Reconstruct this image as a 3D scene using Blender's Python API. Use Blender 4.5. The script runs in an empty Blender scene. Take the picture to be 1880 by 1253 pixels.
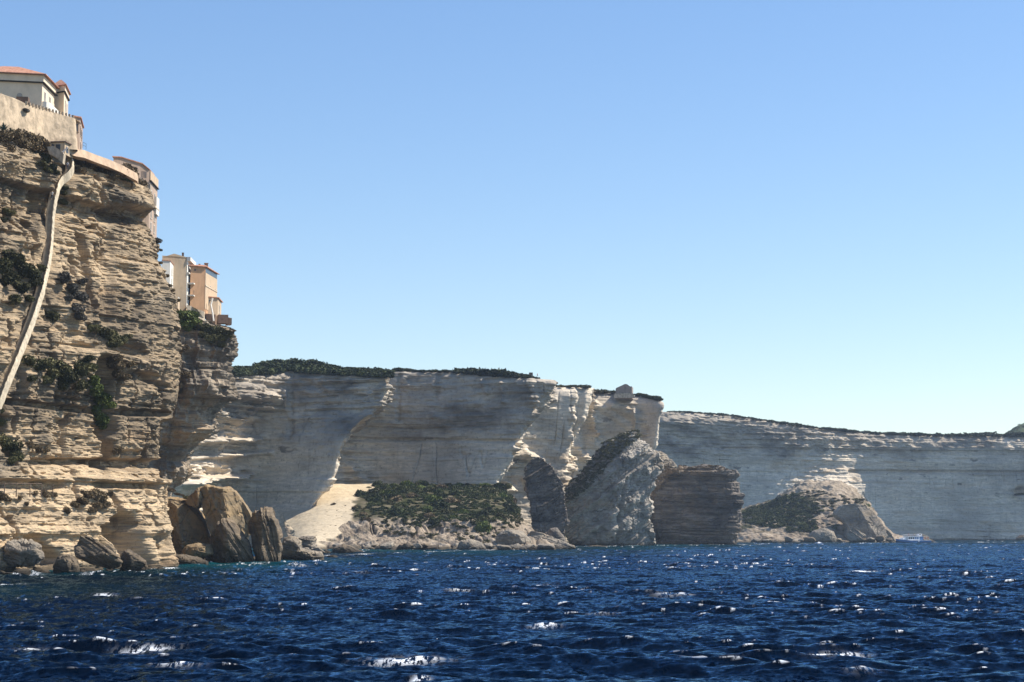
import bpy, bmesh, math, random
import numpy as np
from mathutils import Vector
random.seed(7); RS = np.random.RandomState(11)
S = bpy.context.scene
COL = S.collection
F = 3500.0; CX, CY = 940.0, 626.5; HY = 978.0; CH = 6.0
TH = math.atan((HY-CY)/F); ct, st = math.cos(TH), math.sin(TH)
SUN_EL = math.radians(49); SUN_AZ = math.radians(14)      # azimuth from +X towards +Y
FAST = False

# ------------------------------------------------------------ projection
def P(px, py, D):
    u = (px-CX)/F; v = (CY-py)/F
    dy = ct - v*st; dz = st + v*ct
    t = D/dy
    return np.array([u*t, D, CH+dz*t])
def PZ(px, z, D):
    # point at depth D, height z, under image column px
    yc = D*ct + (z-CH)*st
    return np.array([(px-CX)/F*yc, D, z])
def proj(p):
    r = p - np.array([0, 0, CH])
    yc = r[..., 1]*ct + r[..., 2]*st
    v = (-r[..., 1]*st + r[..., 2]*ct)/yc
    return CX + F*r[..., 0]/yc, CY - F*v

# ------------------------------------------------------------ noise
def _h(ix, iy, iz, seed):
    h = (ix.astype(np.uint32)*np.uint32(374761393) + iy.astype(np.uint32)*np.uint32(668265263)
         + iz.astype(np.uint32)*np.uint32(2246822519) + np.uint32((seed*3266489917) & 0xffffffff))
    h ^= h >> np.uint32(13); h *= np.uint32(1274126177); h ^= h >> np.uint32(16)
    h *= np.uint32(2654435761); h ^= h >> np.uint32(15)
    return h.astype(np.float32)*np.float32(2.0/4294967295.0) - np.float32(1)
def vn(x, y, z, seed=0):
    x = np.asarray(x, np.float32); y = np.asarray(y, np.float32); z = np.asarray(z, np.float32)
    x, y, z = np.broadcast_arrays(x, y, z)
    fx, fy, fz = np.floor(x), np.floor(y), np.floor(z)
    ix, iy, iz = fx.astype(np.int64), fy.astype(np.int64), fz.astype(np.int64)
    tx, ty, tz = x-fx, y-fy, z-fz
    tx = tx*tx*(3-2*tx); ty = ty*ty*(3-2*ty); tz = tz*tz*(3-2*tz)
    r = 0
    for a in (0, 1):
        wx = tx if a else 1-tx
        for b in (0, 1):
            wy = ty if b else 1-ty
            for c in (0, 1):
                r = r + wx*wy*(tz if c else 1-tz)*_h(ix+a, iy+b, iz+c, seed)
    return r
def fbm(x, y, z, oct=4, seed=0, gain=.5):
    r = 0; a = 1.0; s = 0
    for o in range(oct):
        r = r + a*vn(x*2**o, y*2**o, z*2**o, seed+o*17); s += a; a *= gain
    return r/s
def strata(h, th, x, y, seed, lat=3.0, blend=.22, own=.6):
    """every bed sticks out by its own amount and has its own ragged edge"""
    hh = h/th + .45*vn(h/(2.3*th), 0, 0, seed+5)
    i = np.floor(hh); f = hh-i
    z0 = np.zeros_like(i)
    def val(k):
        return own*_h(k.astype(np.int64), z0.astype(np.int64), z0.astype(np.int64), seed) \
            + (1-own)*1.6*vn(x/lat, y/lat, k*3.7, seed+1) + .35*(1-own)*vn(x/lat*3.1, y/lat*3.1, k*5.3, seed+2)
    w = np.clip((f-(1-blend))/blend, 0, 1)
    return val(i)*(1-w) + val(i+1)*w

# ------------------------------------------------------------ objects
def tag(o, label=None, cat=None, group=None, kind=None):
    if label: o['label'] = label
    if cat: o['category'] = cat
    if group: o['group'] = group
    if kind: o['kind'] = kind
    return o
def mesh_np(name, V, Fq, mat=None, attrs=None, smooth=False):
    me = bpy.data.meshes.new(name)
    V = np.ascontiguousarray(V, np.float32); n = len(V)
    me.vertices.add(n); me.vertices.foreach_set('co', V.ravel())
    Fq = np.asarray(Fq, np.int32); m, k = Fq.shape
    me.loops.add(m*k); me.loops.foreach_set('vertex_index', Fq.ravel())
    me.polygons.add(m); me.polygons.foreach_set('loop_start', np.arange(0, m*k, k, dtype=np.int32))
    me.polygons.foreach_set('use_smooth', np.full(m, smooth, bool))
    me.update(calc_edges=True)
    for a, d in (attrs or {}).items():
        at = me.attributes.new(a, 'FLOAT', 'POINT'); at.data.foreach_set('value', np.ascontiguousarray(d, np.float32).ravel())
    if mat: me.materials.append(mat)
    return me
def link(name, me, parent=None, loc=None):
    o = bpy.data.objects.new(name, me); COL.objects.link(o)
    if parent: o.parent = parent
    if loc is not None: o.location = loc
    return o
def grid_faces(nr, nc, wrap=False):
    r = np.arange(nr-1)[:, None]; c = np.arange(nc if wrap else nc-1)[None, :]
    c2 = (c+1) % nc
    a = r*nc+c; b = r*nc+c2; d = (r+1)*nc+c2; e = (r+1)*nc+c
    return np.stack([a, b, d, e], -1).reshape(-1, 4)
def put(name, V, Fq, mat, parent=None, attrs=None, smooth=False, base=None):
    V = np.asarray(V, float).reshape(-1, 3)
    if parent is not None:
        b = np.array(parent['_b']) if '_b' in parent else np.array(parent.location)
        o = link(name, mesh_np(name, V-b, Fq, mat, attrs, smooth), parent)
    else:
        b = base if base is not None else np.array([V[:, 0].mean(), V[:, 1].mean(), V[:, 2].min()])
        o = link(name, mesh_np(name, V-b, Fq, mat, attrs, smooth), None, b)
    return o
def empty(name, loc, label=None, cat=None, group=None):
    o = bpy.data.objects.new(name, None); COL.objects.link(o); o.location = loc
    return tag(o, label, cat, group)

# ------------------------------------------------------------ materials
def new_mat(name):
    m = bpy.data.materials.new(name); m.use_nodes = True
    nt = m.node_tree; b = nt.nodes['Principled BSDF']
    return m, nt, b
class G:
    def __init__(s, nt): s.nt = nt
    def n(s, t, **k):
        x = s.nt.nodes.new(t)
        for a, v in k.items(): setattr(x, a, v)
        return x
    def l(s, a, b): s.nt.links.new(a, b)
    def pos(s):
        if not hasattr(s, '_p'): s._p = s.n('ShaderNodeNewGeometry').outputs['Position']
        return s._p
    def noise(s, scale=(1, 1, 1), sc=1.0, det=4, rough=.55, vec=None, rot=None):
        mp = s.n('ShaderNodeMapping'); mp.inputs['Scale'].default_value = scale
        if rot: mp.inputs['Rotation'].default_value = rot
        s.l(vec or s.pos(), mp.inputs['Vector'])
        t = s.n('ShaderNodeTexNoise'); t.inputs['Scale'].default_value = sc
        t.inputs['Detail'].default_value = det; t.inputs['Roughness'].default_value = rough
        s.l(mp.outputs['Vector'], t.inputs['Vector']); return t
    def ramp(s, fac, stops):
        r = s.n('ShaderNodeValToRGB'); e = r.color_ramp.elements
        while len(e) < len(stops): e.new(.5)
        for i, (p, c) in enumerate(stops):
            e[i].position = p; e[i].color = (c[0], c[1], c[2], 1) if hasattr(c, '__len__') else (c, c, c, 1)
        s.l(fac, r.inputs['Fac']); return r.outputs['Color']
    def mix(s, fac, a, b, mode='MIX'):
        m = s.n('ShaderNodeMix', data_type='RGBA', blend_type=mode)
        for sock, v in ((m.inputs['Factor'], fac), (m.inputs['A'], a), (m.inputs['B'], b)):
            if hasattr(v, 'is_linked') or hasattr(v, 'links'): s.l(v, sock)
            elif hasattr(v, '__len__'): sock.default_value = (*v, 1)
            else: sock.default_value = v
        # float factor socket is the first one named Factor
        return m.outputs['Result']
    def math(s, op, a, b=0.0, c=None):
        m = s.n('ShaderNodeMath', operation=op)
        for i, v in enumerate((a, b) if c is None else (a, b, c)):
            if hasattr(v, 'links'): s.l(v, m.inputs[i])
            else: m.inputs[i].default_value = v
        return m.outputs[0]
    def attr(s, name):
        a = s.n('ShaderNodeAttribute', attribute_name=name); return a.outputs['Fac']
def mixf(g, fac, a, b, mode='MIX'):
    m = g.n('ShaderNodeMix', data_type='RGBA', blend_type=mode)
    for idx, v in ((0, fac), (6, a), (7, b)):
        sock = m.inputs[idx]
        if hasattr(v, 'links'): g.l(v, sock)
        elif hasattr(v, '__len__'): sock.default_value = (*v, 1)
        else: sock.default_value = v
    return m.outputs[2]
G.mix = lambda s, fac, a, b, mode='MIX': mixf(s, fac, a, b, mode)

def rock_mat(name, c0, c1, grey, dark, ochre, zf=.9, big=.05, bump=.35, bsc=1.2, streak=0.3, tilt=None, greyamt=(.5, .62)):
    m, nt, b = new_mat(name); g = G(nt)
    st_ = g.noise((.045, .045, zf), 1.0, 6, .62, rot=tilt)
    c = g.ramp(st_.outputs['Fac'], [(.3, c1), (.5, c0), (.66, [min(1, v*1.12) for v in c0])])
    fine = g.noise((.25, .25, zf*3.4), 1.0, 4, .6, rot=tilt)
    c = g.mix(g.ramp(fine.outputs['Fac'], [(.42, .55), (.6, 0)]), c, grey)
    bl = g.noise((1, 1, 1.6), big, 5, .6)
    c = g.mix(g.ramp(bl.outputs['Fac'], [(greyamt[0], 0), (greyamt[1], .85)]), c, grey)
    oc = g.noise((.03, .03, .16), 1.0, 4, .6, rot=tilt)
    c = g.mix(g.ramp(oc.outputs['Fac'], [(.56, 0), (.7, .8)]), c, ochre)
    sk = g.noise((.55, .55, .05), 1.0, 5, .6)
    c = g.mix(g.ramp(sk.outputs['Fac'], [(.55, 0), (.72, streak)]), c, dark)
    sp = g.noise((1, 1, 1), bsc*2.2, 5, .7)
    c = g.mix(g.ramp(sp.outputs['Fac'], [(.30, .6), (.45, 0)]), c, dark)
    pa = g.attr('pat')
    pn = g.noise((.6, .6, 1.2), bsc*.35, 5, .65)
    pf = g.math('MULTIPLY', pa, g.ramp(pn.outputs['Fac'], [(.32, .35), (.6, 1)]))
    c = g.mix(pf, c, dark)
    wz = g.n('ShaderNodeSeparateXYZ'); g.l(g.pos(), wz.inputs[0])
    wet = g.ramp(g.math('ADD', wz.outputs['Z'], g.math('MULTIPLY', sp.outputs['Fac'], 1.2)), [(.0, 1), (1.0, 1)])
    wm = g.n('ShaderNodeMapRange'); wm.inputs['From Min'].default_value = 1.1; wm.inputs['From Max'].default_value = 2.4
    wm.inputs['To Min'].default_value = .82; wm.inputs['To Max'].default_value = 0
    g.l(g.math('ADD', wz.outputs['Z'], g.math('MULTIPLY', sp.outputs['Fac'], 1.2)), wm.inputs['Value'])
    c = g.mix(wm.outputs[0], c, (.028, .024, .018))
    g.l(c, b.inputs['Base Color'])
    b.inputs['Roughness'].default_value = .92; b.inputs['Specular IOR Level'].default_value = .15
    bp = g.n('ShaderNodeBump'); bp.inputs['Strength'].default_value = bump; bp.inputs['Distance'].default_value = .5
    hh = g.math('ADD', g.math('MULTIPLY', fine.outputs['Fac'], 1.0), g.math('MULTIPLY', sp.outputs['Fac'], .8))
    g.l(hh, bp.inputs['Height']); g.l(bp.outputs['Normal'], b.inputs['Normal'])
    return m
def leaf_mat(name, a, bcol, c3, sc=.5):
    m, nt, b = new_mat(name); g = G(nt)
    t = g.noise((1, 1, 1), sc, 3, .6)
    c = g.ramp(t.outputs['Fac'], [(.35, a), (.52, bcol), (.68, c3)])
    oi = g.n('ShaderNodeObjectInfo')
    hs = g.n('ShaderNodeHueSaturation'); g.l(c, hs.inputs['Color'])
    mr = g.n('ShaderNodeMapRange'); mr.inputs['To Min'].default_value = .65; mr.inputs['To Max'].default_value = 1.35
    g.l(oi.outputs['Random'], mr.inputs['Value']); g.l(mr.outputs[0], hs.inputs['Value'])
    g.l(hs.outputs[0], b.inputs['Base Color'])
    b.inputs['Roughness'].default_value = .75; b.inputs['Specular IOR Level'].default_value = .2
    return m
def plain(name, col, rough=.8, var=.12, sc=.8, stain=None):
    m, nt, b = new_mat(name); g = G(nt)
    t = g.noise((1, 1, .6), sc, 6, .65)
    lo = [v*(1-var*1.6) for v in col]; hi = [min(1, v*(1+var)) for v in col]
    c = g.ramp(t.outputs['Fac'], [(.35, lo), (.5, col), (.65, hi)])
    if stain:
        s2 = g.noise((1.6, 1.6, .18), 1.0, 5, .65)
        c = g.mix(g.ramp(s2.outputs['Fac'], [(.5, 0), (.68, .8)]), c, stain)
    g.l(c, b.inputs['Base Color']); b.inputs['Roughness'].default_value = rough
    b.inputs['Specular IOR Level'].default_value = .3
    return m

LIME = rock_mat('limestone_warm', (.58, .43, .265), (.42, .31, .19), (.23, .19, .14), (.05, .043, .035), (.42, .275, .15), zf=1.1, bump=.5, bsc=1.0, streak=.55, greyamt=(.53, .68))
LIMED = rock_mat('limestone_weathered', (.46, .365, .26), (.29, .23, .165), (.18, .155, .125), (.048, .041, .034), (.44, .30, .17), zf=.9, bump=.5, bsc=1.0, streak=.7)
CHALK = rock_mat('limestone_pale', (.70, .60, .465), (.56, .47, .36), (.40, .35, .285), (.11, .098, .085), (.54, .40, .25), zf=.38, big=.022, bump=.25, bsc=.35, streak=.25, greyamt=(.52, .68))
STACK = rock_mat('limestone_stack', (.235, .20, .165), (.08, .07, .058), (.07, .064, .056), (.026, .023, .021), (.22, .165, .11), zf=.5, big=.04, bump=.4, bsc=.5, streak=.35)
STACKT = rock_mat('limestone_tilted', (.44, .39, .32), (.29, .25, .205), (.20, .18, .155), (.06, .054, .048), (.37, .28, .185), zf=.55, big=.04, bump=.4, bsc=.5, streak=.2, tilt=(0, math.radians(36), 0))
BROWN = rock_mat('boulder_brown', (.31, .215, .115), (.23, .15, .078), (.2, .155, .10), (.055, .042, .03), (.28, .175, .08), zf=.35, big=.12, bump=.3, bsc=1.0, streak=.25, tilt=(0, math.radians(-60), 0))
DKROCK = rock_mat('boulder_dark', (.225, .17, .112), (.13, .098, .066), (.105, .086, .064), (.034, .029, .025), (.18, .135, .08), zf=.7, big=.12, bump=.6, bsc=1.2, streak=.4)
BOULD = rock_mat('boulder_pale', (.34, .285, .215), (.235, .19, .14), (.175, .155, .13), (.065, .057, .048), (.31, .235, .145), zf=.5, big=.1, bump=.5, bsc=.8, streak=.25)
def sand_mat():
    m, nt, b = new_mat('sand_and_marl'); g = G(nt)
    t = g.noise((1, 1, 1), .25, 6, .65)
    rockc = g.ramp(t.outputs['Fac'], [(.3, (.08, .065, .05)), (.42, (.21, .165, .12)), (.58, (.33, .265, .195)), (.7, (.40, .335, .26))])
    t2 = g.noise((1, 1, 1), .6, 5, .6)
    sandc = g.ramp(t2.outputs['Fac'], [(.28, (.36, .29, .195)), (.42, (.50, .41, .285)), (.65, (.55, .46, .325))])
    c = g.mix(g.attr('sand'), rockc, sandc)
    c = g.mix(g.attr('soil'), c, (.040, .042, .016))
    wz = g.n('ShaderNodeSeparateXYZ'); g.l(g.pos(), wz.inputs[0])
    wm = g.n('ShaderNodeMapRange'); wm.inputs['From Min'].default_value = .6; wm.inputs['From Max'].default_value = 1.8
    wm.inputs['To Min'].default_value = .8; wm.inputs['To Max'].default_value = 0
    g.l(wz.outputs['Z'], wm.inputs['Value']); c = g.mix(wm.outputs[0], c, (.05, .042, .03))
    g.l(c, b.inputs['Base Color']); b.inputs['Roughness'].default_value = .95; b.inputs['Specular IOR Level'].default_value = .1
    bp = g.n('ShaderNodeBump'); bp.inputs['Strength'].default_value = .3; bp.inputs['Distance'].default_value = .5
    g.l(t2.outputs['Fac'], bp.inputs['Height']); g.l(bp.outputs['Normal'], b.inputs['Normal'])
    return m
SANDM = sand_mat()
MAQ = leaf_mat('maquis_leaves', (.018, .024, .009), (.040, .052, .017), (.092, .102, .033), .22)
MAQB = leaf_mat('maquis_leaves_bright', (.05, .065, .015), (.095, .12, .028), (.14, .165, .05), .4)
DRY = leaf_mat('dry_shrub_leaves', (.10, .072, .038), (.165, .12, .066), (.23, .175, .10), .5)
OLIVE = leaf_mat('olive_shrub_leaves', (.04, .042, .017), (.085, .08, .032), (.15, .135, .058), .5)
GREYV = leaf_mat('grey_shrub_leaves', (.06, .055, .045), (.10, .09, .075), (.15, .135, .11), .6)
AGAVE = leaf_mat('agave_leaves', (.03, .05, .035), (.05, .08, .06), (.11, .14, .11), .8)
STUCCO = plain('cream_stucco', (.76, .61, .44), stain=None, var=.06)
STUCCO_T = plain('tan_stucco', (.54, .40, .26), var=.08, stain=(.44, .35, .25))
STUCCO_O = plain('orange_stucco', (.56, .33, .18), var=.08, stain=(.46, .26, .15))
STUCCO_P = plain('pink_grey_stucco', (.42, .31, .23), var=.1, stain=(.3, .22, .18))
STUCCO_W = plain('white_stucco', (.72, .68, .60), var=.05)
STONEW = plain('old_stone_wall', (.52, .40, .27), var=.25, sc=.9, stain=(.30, .235, .16))
STONEB = plain('rough_stone', (.46, .38, .28), var=.3, sc=1.4, stain=(.28, .23, .17))
PINKW = plain('terracotta_wall', (.47, .33, .22), var=.18, stain=(.38, .29, .2))
BRICK = plain('red_brick', (.33, .215, .145), var=.2, sc=2.0)
PARAP = plain('pale_parapet_stone', (.60, .50, .36), var=.2, sc=2.2, stain=(.44, .36, .25))
STEPM = plain('step_stone', (.33, .26, .18), var=.2, sc=1.5)
DARKT = plain('dark_trim', (.03, .026, .024), var=.1)
GLASSM = plain('dark_window_glass', (.05, .055, .06), rough=.15, var=.1)
SHUT = plain('grey_shutter', (.42, .40, .36), var=.08)
SHUTB = plain('brown_shutter', (.14, .095, .07), var=.1)
WOOD = plain('weathered_wood', (.16, .11, .075), var=.2)
METAL = plain('dark_metal', (.05, .05, .055), rough=.4)
def tile_mat():
    m, nt, b = new_mat('terracotta_tiles'); g = G(nt)
    w = g.n('ShaderNodeTexWave', wave_type='BANDS', bands_direction='X'); w.inputs['Scale'].default_value = 1.4
    w.inputs['Distortion'].default_value = 1.2; w.inputs['Detail'].default_value = 2
    g.l(g.pos(), w.inputs['Vector'])
    t = g.noise((1, 1, 1), 2.2, 4, .7)
    c = g.ramp(t.outputs['Fac'], [(.3, (.17, .085, .055)), (.5, (.47, .22, .135)), (.7, (.56, .35, .235))])
    c = g.mix(g.ramp(w.outputs['Fac'], [(.1, .5), (.5, 0)]), c, (.24, .09, .05))
    g.l(c, b.inputs['Base Color']); b.inputs['Roughness'].default_value = .85
    return m
TILE = tile_mat()

# ------------------------------------------------------------ control nets
def to_world(rows):
    out = []
    for r in rows:
        out.append([PZ(q[0], q[1][1], q[2]) if isinstance(q[1], tuple) else P(*q) for q in r])
    return np.array(out)
def resample(C, n, axis, sm):
    C = np.moveaxis(C, axis, 0)
    k = C.shape[0]
    d = np.linalg.norm(np.diff(C, axis=0), axis=-1).reshape(k-1, -1).mean(1)
    d = np.maximum(d, .02*d.sum()/k)
    s = np.concatenate([[0], np.cumsum(d)]); s /= s[-1]
    t = np.linspace(0, 1, n)
    i = np.clip(np.searchsorted(s, t, 'right')-1, 0, k-2)
    w = ((t-s[i])/(s[i+1]-s[i])).reshape((n,)+(1,)*(C.ndim-1))
    R = C[i]*(1-w)+C[i+1]*w
    win = int(sm*n/(k-1))//2
    if win > 0:
        for _ in range(2):
            pad = np.concatenate([2*R[:1]-R[win:0:-1], R, 2*R[-1:]-R[-2:-2-win:-1]], 0)
            cs = np.concatenate([np.zeros((1,)+pad.shape[1:]), np.cumsum(pad, 0)], 0)
            R = (cs[2*win+1:]-cs[:-(2*win+1)])/(2*win+1)
    return np.moveaxis(R, 0, axis)
def net(C, nv, nu, smv=.5, smu=.5):
    return resample(resample(C, nv, 0, smv), nu, 1, smu)
def normals(B):
    du = np.gradient(B, axis=1); dv = np.gradient(B, axis=0)
    n = np.cross(du, dv); n /= np.linalg.norm(n, axis=-1, keepdims=True)+1e-9
    a, b = B.shape[0], B.shape[1]; q = (slice(a//3, a*4//5), slice(b//10, b//2))
    if np.median((n[q]*(np.array([0, 0, CH])-B[q])).sum(-1)) < 0: n = -n
    return n
def hnorm(n):
    h = n.copy(); h[..., 2] = 0
    l = np.linalg.norm(h, axis=-1, keepdims=True)
    return h/np.maximum(l, .25)
def seg_dist(px, py, s):
    x0, y0, x1, y1 = s[:4]; dx, dy = x1-x0, y1-y0; L = dx*dx+dy*dy+1e-6
    t = np.clip(((px-x0)*dx+(py-y0)*dy)/L, 0, 1)
    return np.hypot(px-x0-t*dx, py-y0-t*dy)
def dents(px, py, segs, ex=3):
    d = 0
    for s in segs:
        q = seg_dist(px, py, s)/s[4]
        d = d + s[5]*np.exp(-np.clip(q, 0, 4)**ex)
    return d
SURF = {}
def keep(key, V): 
    px, py = proj(V); SURF[key] = (V, px, py)
def pick(key, x, y, rad=4):
    V, px, py = SURF[key]
    d = (px-x)**2+(py-y)**2
    m = np.where(d < rad*rad)[0]
    if len(m) == 0: return V[np.argmin(d)]
    return V[m[np.argmin(V[m, 1])]]

# ============================================================ NEAR CLIFF
def col_rows(spec, px0s, Ds, fr):
    """spec: (ys list, edge px, dD list or value); columns spread between px0 and the edge"""
    rows = []
    for ys, ex, dD, *rest in spec:
        r = []
        for j in range(len(fr)):
            x = px0s + fr[j]*(ex-px0s)
            d = Ds[j] + (dD[j] if hasattr(dD, '__len__') else dD)
            y = ys[j] if hasattr(ys, '__len__') else ys
            r.append((x, y, d))
        rows.append(r)
    return rows
Zb = ('z', -3.0)
frA = [0, .2, .4, .6, .8, 1]
DA = [280, 291, 302, 313, 323, 333]
specA = [
 ([228, 240, 266, 284, 306, 338], 278, 8), ([275, 292, 312, 330, 348, 360], 282, 4), ([330, 340, 345, 352, 362, 374], 285, [7, 7, 6, 5, 3, 0]),
 ([385, 388, 390, 392, 394, 396], 262, 5.5), ([428, 430, 430, 430, 430, 432], 291, 3), (465, 292, 3.2), (495, 305, 2.4), (540, 324, 2), (600, 331, 1), (660, 329, 0),
 (720, 322, 0), (770, 311, -.5), (815, 301, -1), (846, 296, 0), (880, 309, -3), (905, 305, -4.5), (940, 306, -6), (980, 318, -7.5), (1015, 326, -8.5), ([Zb]*6, 328, -9)]
CA = to_world(col_rows(specA, -60, DA, frA))
def backcol(C, dpx, dD, side=-1):
    """extra column beyond the right edge: runs back out of sight, turning the corner"""
    e = C[:, -1]; px, py = proj(e)
    b = np.array([PZ(px[i]+dpx, e[i, 2], e[i, 1]+dD) for i in range(len(e))])
    return np.concatenate([C, b[:, None]], 1)
def plateau(C, steps):
    rows = []
    for dD, dz in steps:
        r = C[0].copy(); px, py = proj(r)
        rows.append(np.array([PZ(px[i], r[i, 2]+dz, r[i, 1]+dD) for i in range(len(r))]))
    return np.concatenate([np.array(rows[::-1]), C], 0)
CA = backcol(CA, -14, 30); CA = backcol(CA, -30, 70)
CA = plateau(CA, [(3, .3), (12, .8), (70, 2.0)])
nv, nu = 1500, 640
B = net(CA, nv, nu, .4, .55)
n = normals(B); hn = hnorm(n)
x, y, z = B[..., 0], B[..., 1], B[..., 2]
px, py = proj(B)
warp = z + .8*fbm(x/26, y/26, z/40, 2, 3) - .012*(y-300)
brk = np.clip(.55+.9*fbm(x/9, y/9, z/7, 3, 21), .05, 1.3)         # beds broken away in places
s1 = strata(warp, 4.6, x, y, 31, 6.0, .10, .68)
s2 = strata(warp, 1.5, x, y, 37, 3.2, .14, .58)
s3 = strata(warp, .52, x, y, 41, 1.5, .25, .4)
s4 = strata(warp, .23, x, y, 43, .9, .3, .4)
lowz = np.clip((20-z)/8, 0, 1)                                      # thin even beds near the foot
d = .25 + 1.55*s1*(1-.55*lowz) + 1.0*s2*brk*(1-.45*lowz) + .42*s3 + .16*s4
d = d + 1.2*fbm(x/14, y/14, z/26, 3, 51) + .38*fbm(x/2.6, y/2.6, z/1.7, 3, 57)
cr = np.abs(fbm(x/5, y/5, z/30, 3, 61)); d = d - 1.9*np.exp(-(cr/.04)**2)*np.clip(fbm(x/20, y/20, z/14, 2, 63)*2+.5, 0, 1)
segsA = [(190, 394, 280, 398, 15, 1.6), (15, 738, 172, 754, 6, 1.8), (210, 757, 300, 760, 6, 1.8), (55, 848, 172, 848, 6, 1.9),
 (172, 851, 292, 853, 9, 2.4), (0, 890, 110, 892, 9, 1.6), (180, 890, 285, 893, 6, 1.8), (0, 628, 165, 640, 7, .9), (150, 450, 172, 565, 5, 1.6),
 (203, 440, 192, 585, 12, 1.5), (250, 560, 222, 500, 14, 1.0), (186, 668, 190, 790, 15, 2.8), (188, 790, 196, 862, 8, 2.4), (299, 780, 298, 872, 9, 3.5), (268, 690, 300, 720, 12, 1.4),
 (196, 975, 198, 1035, 12, 6.0), (232, 968, 256, 1035, 24, 6.5), (70, 1000, 105, 1030, 18, 3.5), (298, 990, 303, 1030, 10, 2.0), (40, 940, 100, 945, 8, .5),
 (0, 640, 46, 590, 7, .8), (60, 470, 20, 560, 20, 1.2), (230, 690, 290, 695, 9, 1.2), (215, 640, 260, 650, 12, 1.4), (0, 770, 8, 830, 10, 2.0),
 (60, 878, 300, 884, 5, -1.0), (0, 875, 60, 878, 5, -1.0), (295, 435, 300, 440, 9, -1.3), (296, 470, 312, 500, 8, -.8)]
d = d - dents(px, py, segsA, 5)
zz_ = np.clip((px-200)/50, 0, 1)*np.clip((445-py)/20, 0, 1); cl_ = np.clip((px-265)/40, 0, 1)
d = np.minimum(d, .9*cl_+6*(1-cl_)); d = np.minimum(d, .5*zz_+6*(1-zz_))
STAIR = [(121, 268), (118, 279), (123, 287), (131, 293), (135, 302), (134, 313), (127, 322), (115, 331), (109, 341), (106, 355), (102, 375), (99, 400), (97.5, 430), (96, 455), (92, 480), (88, 500), (84, 515), (81, 532), (73, 556), (64, 585), (52, 615), (40, 645), (28, 675), (16, 703), (4, 735), (-6, 760)]
sdist = np.full(px.shape, 1e3)
for (a, b), (a2, b2) in zip(STAIR[:-1], STAIR[1:]): sdist = np.minimum(sdist, seg_dist(px+6, py, (a, b, a2, b2)))
cut = np.exp(-(sdist/15)**4)                                        # the bench the stairway is cut into
d = d*(1-.8*cut) - .5*cut
d = d * np.clip((z+3)/5, .3, 1)
V = B + hn*d[..., None] + n*(.16*fbm(x*1.6, y*1.6, z*2.2, 2, 71))[..., None]
sp = np.clip(1.4*fbm(x/7, y/7, z/5, 3, 81)+.05, 0, .7)
midband = np.exp(-((z-27)/9)**2)*.45
pat = np.clip(.2*np.clip((z-22)/8, 0, 1) + sp*(1-.8*lowz) + midband*1.3*np.clip(.6+fbm(x/5, y/5, z/9, 3, 83), 0, 1)*(1-lowz) + .5*np.clip((px-190)/80, 0, 1)*np.clip((z-24)/8, 0, 1)*np.clip(.5+fbm(x/6, y/6, z/4, 3, 85), 0, 1) + .75*np.clip(strata(warp, 2.3, x, y, 91, 9, .1, .85)*1.3-.25, 0, 1)*np.clip(.7+fbm(x/8, y/8, z/6, 2, 93), 0, 1), 0, .8)
cliffA = put('cliff', V, grid_faces(nv, nu), LIME, attrs={'pat': pat}, base=np.array([-75, 300, 0.]))
tag(cliffA, 'tall layered limestone cliff carrying the old town', None, None, 'structure')
keep('A', V[:, :int(nu*.78)].reshape(-1, 3))

# far shoulder of the near headland, dark undercut face under the orange houses
frB = [0, .3, .6, .85, 1]
DB = [418, 424, 427, 428, 430]
specB = [
 ([556, 566, 580, 590, 604], 421, [4, 3, 3, 3, 4]), ([575, 588, 598, 606, 612], 426, 0), (640, 424, 0), (668, 414, [0, 0, 0, 1, 2]), (690, 413, [0, 1, 1, 1, 2]), (718, 409, [1, 1, 2, 2, 3]), (745, 396, [1, 2, 3, 3, 4]),
 (775, 380, [2, 3, 4, 5, 6]), (800, 368, [3, 4, 6, 8, 9]), (825, 350, [3, 6, 9, 10, 11]), (838, 334, [4, 9, 12, 13, 13]), (850, 334, 12), (868, 345, 10), (885, 318, 8), (905, 312, 8), (950, 312, 8), ([Zb]*5, 318, 8)]
specB = [(a, b, [q*.5 for q in c] if hasattr(c, '__len__') else c*.5) for a, b, c in specB]
CB = to_world(col_rows(specB, 232, DB, frB))
CB = backcol(CB, -16, 40); CB = backcol(CB, -40, 60)
CB = plateau(CB, [(12, .8), (60, 3)])
nv, nu = 640, 300
B = net(CB, nv, nu, .5, .5); n = normals(B); hn = hnorm(n)
x, y, z = B[..., 0], B[..., 1], B[..., 2]; px, py = proj(B)
warp = z + 1.0*fbm(x/18, y/18, z/30, 3, 103)
d = -.5 + 1.3*strata(warp, 3.6, x, y, 131, 5.0, .14, .5) + .85*strata(warp, 1.3, x, y, 137, 2.5, .18, .4) + .4*strata(warp, .55, x, y, 139, 1.5, .25, .4)
d = d + 1.0*fbm(x/9, y/9, z/12, 3, 151) + .5*fbm(x/2.4, y/2.4, z/2.4, 3, 157) + .9*fbm(x/1.3, y/1.3, z/7, 3, 159)*np.clip((46-z)/14, 0, 1)
d = d - .9*np.exp(-(np.abs(fbm(x/3, y/3, z/22, 3, 161))/.06)**2)
d = d - dents(px, py, [(350, 700, 400, 730, 16, 1.6), (340, 800, 372, 790, 12, 1.5), (330, 660, 345, 740, 8, 1.8)])
V = B + hn*d[..., None]
pat = np.clip(.3*np.exp(-((z-43)/8)**2)+.12+.8*fbm(x/5, y/5, z/7, 3, 181), 0, .85)*np.clip((z-10)/10, .2, 1)
cliffB = put('cliff', V, grid_faces(nv, nu), LIMED, attrs={'pat': pat}, base=np.array([-70, 430, 0.]))
tag(cliffB, 'dark undercut end of the near headland below the orange houses', None, None, 'structure')
keep('B', V[:, :int(nu*.72)].reshape(-1, 3))

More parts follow.
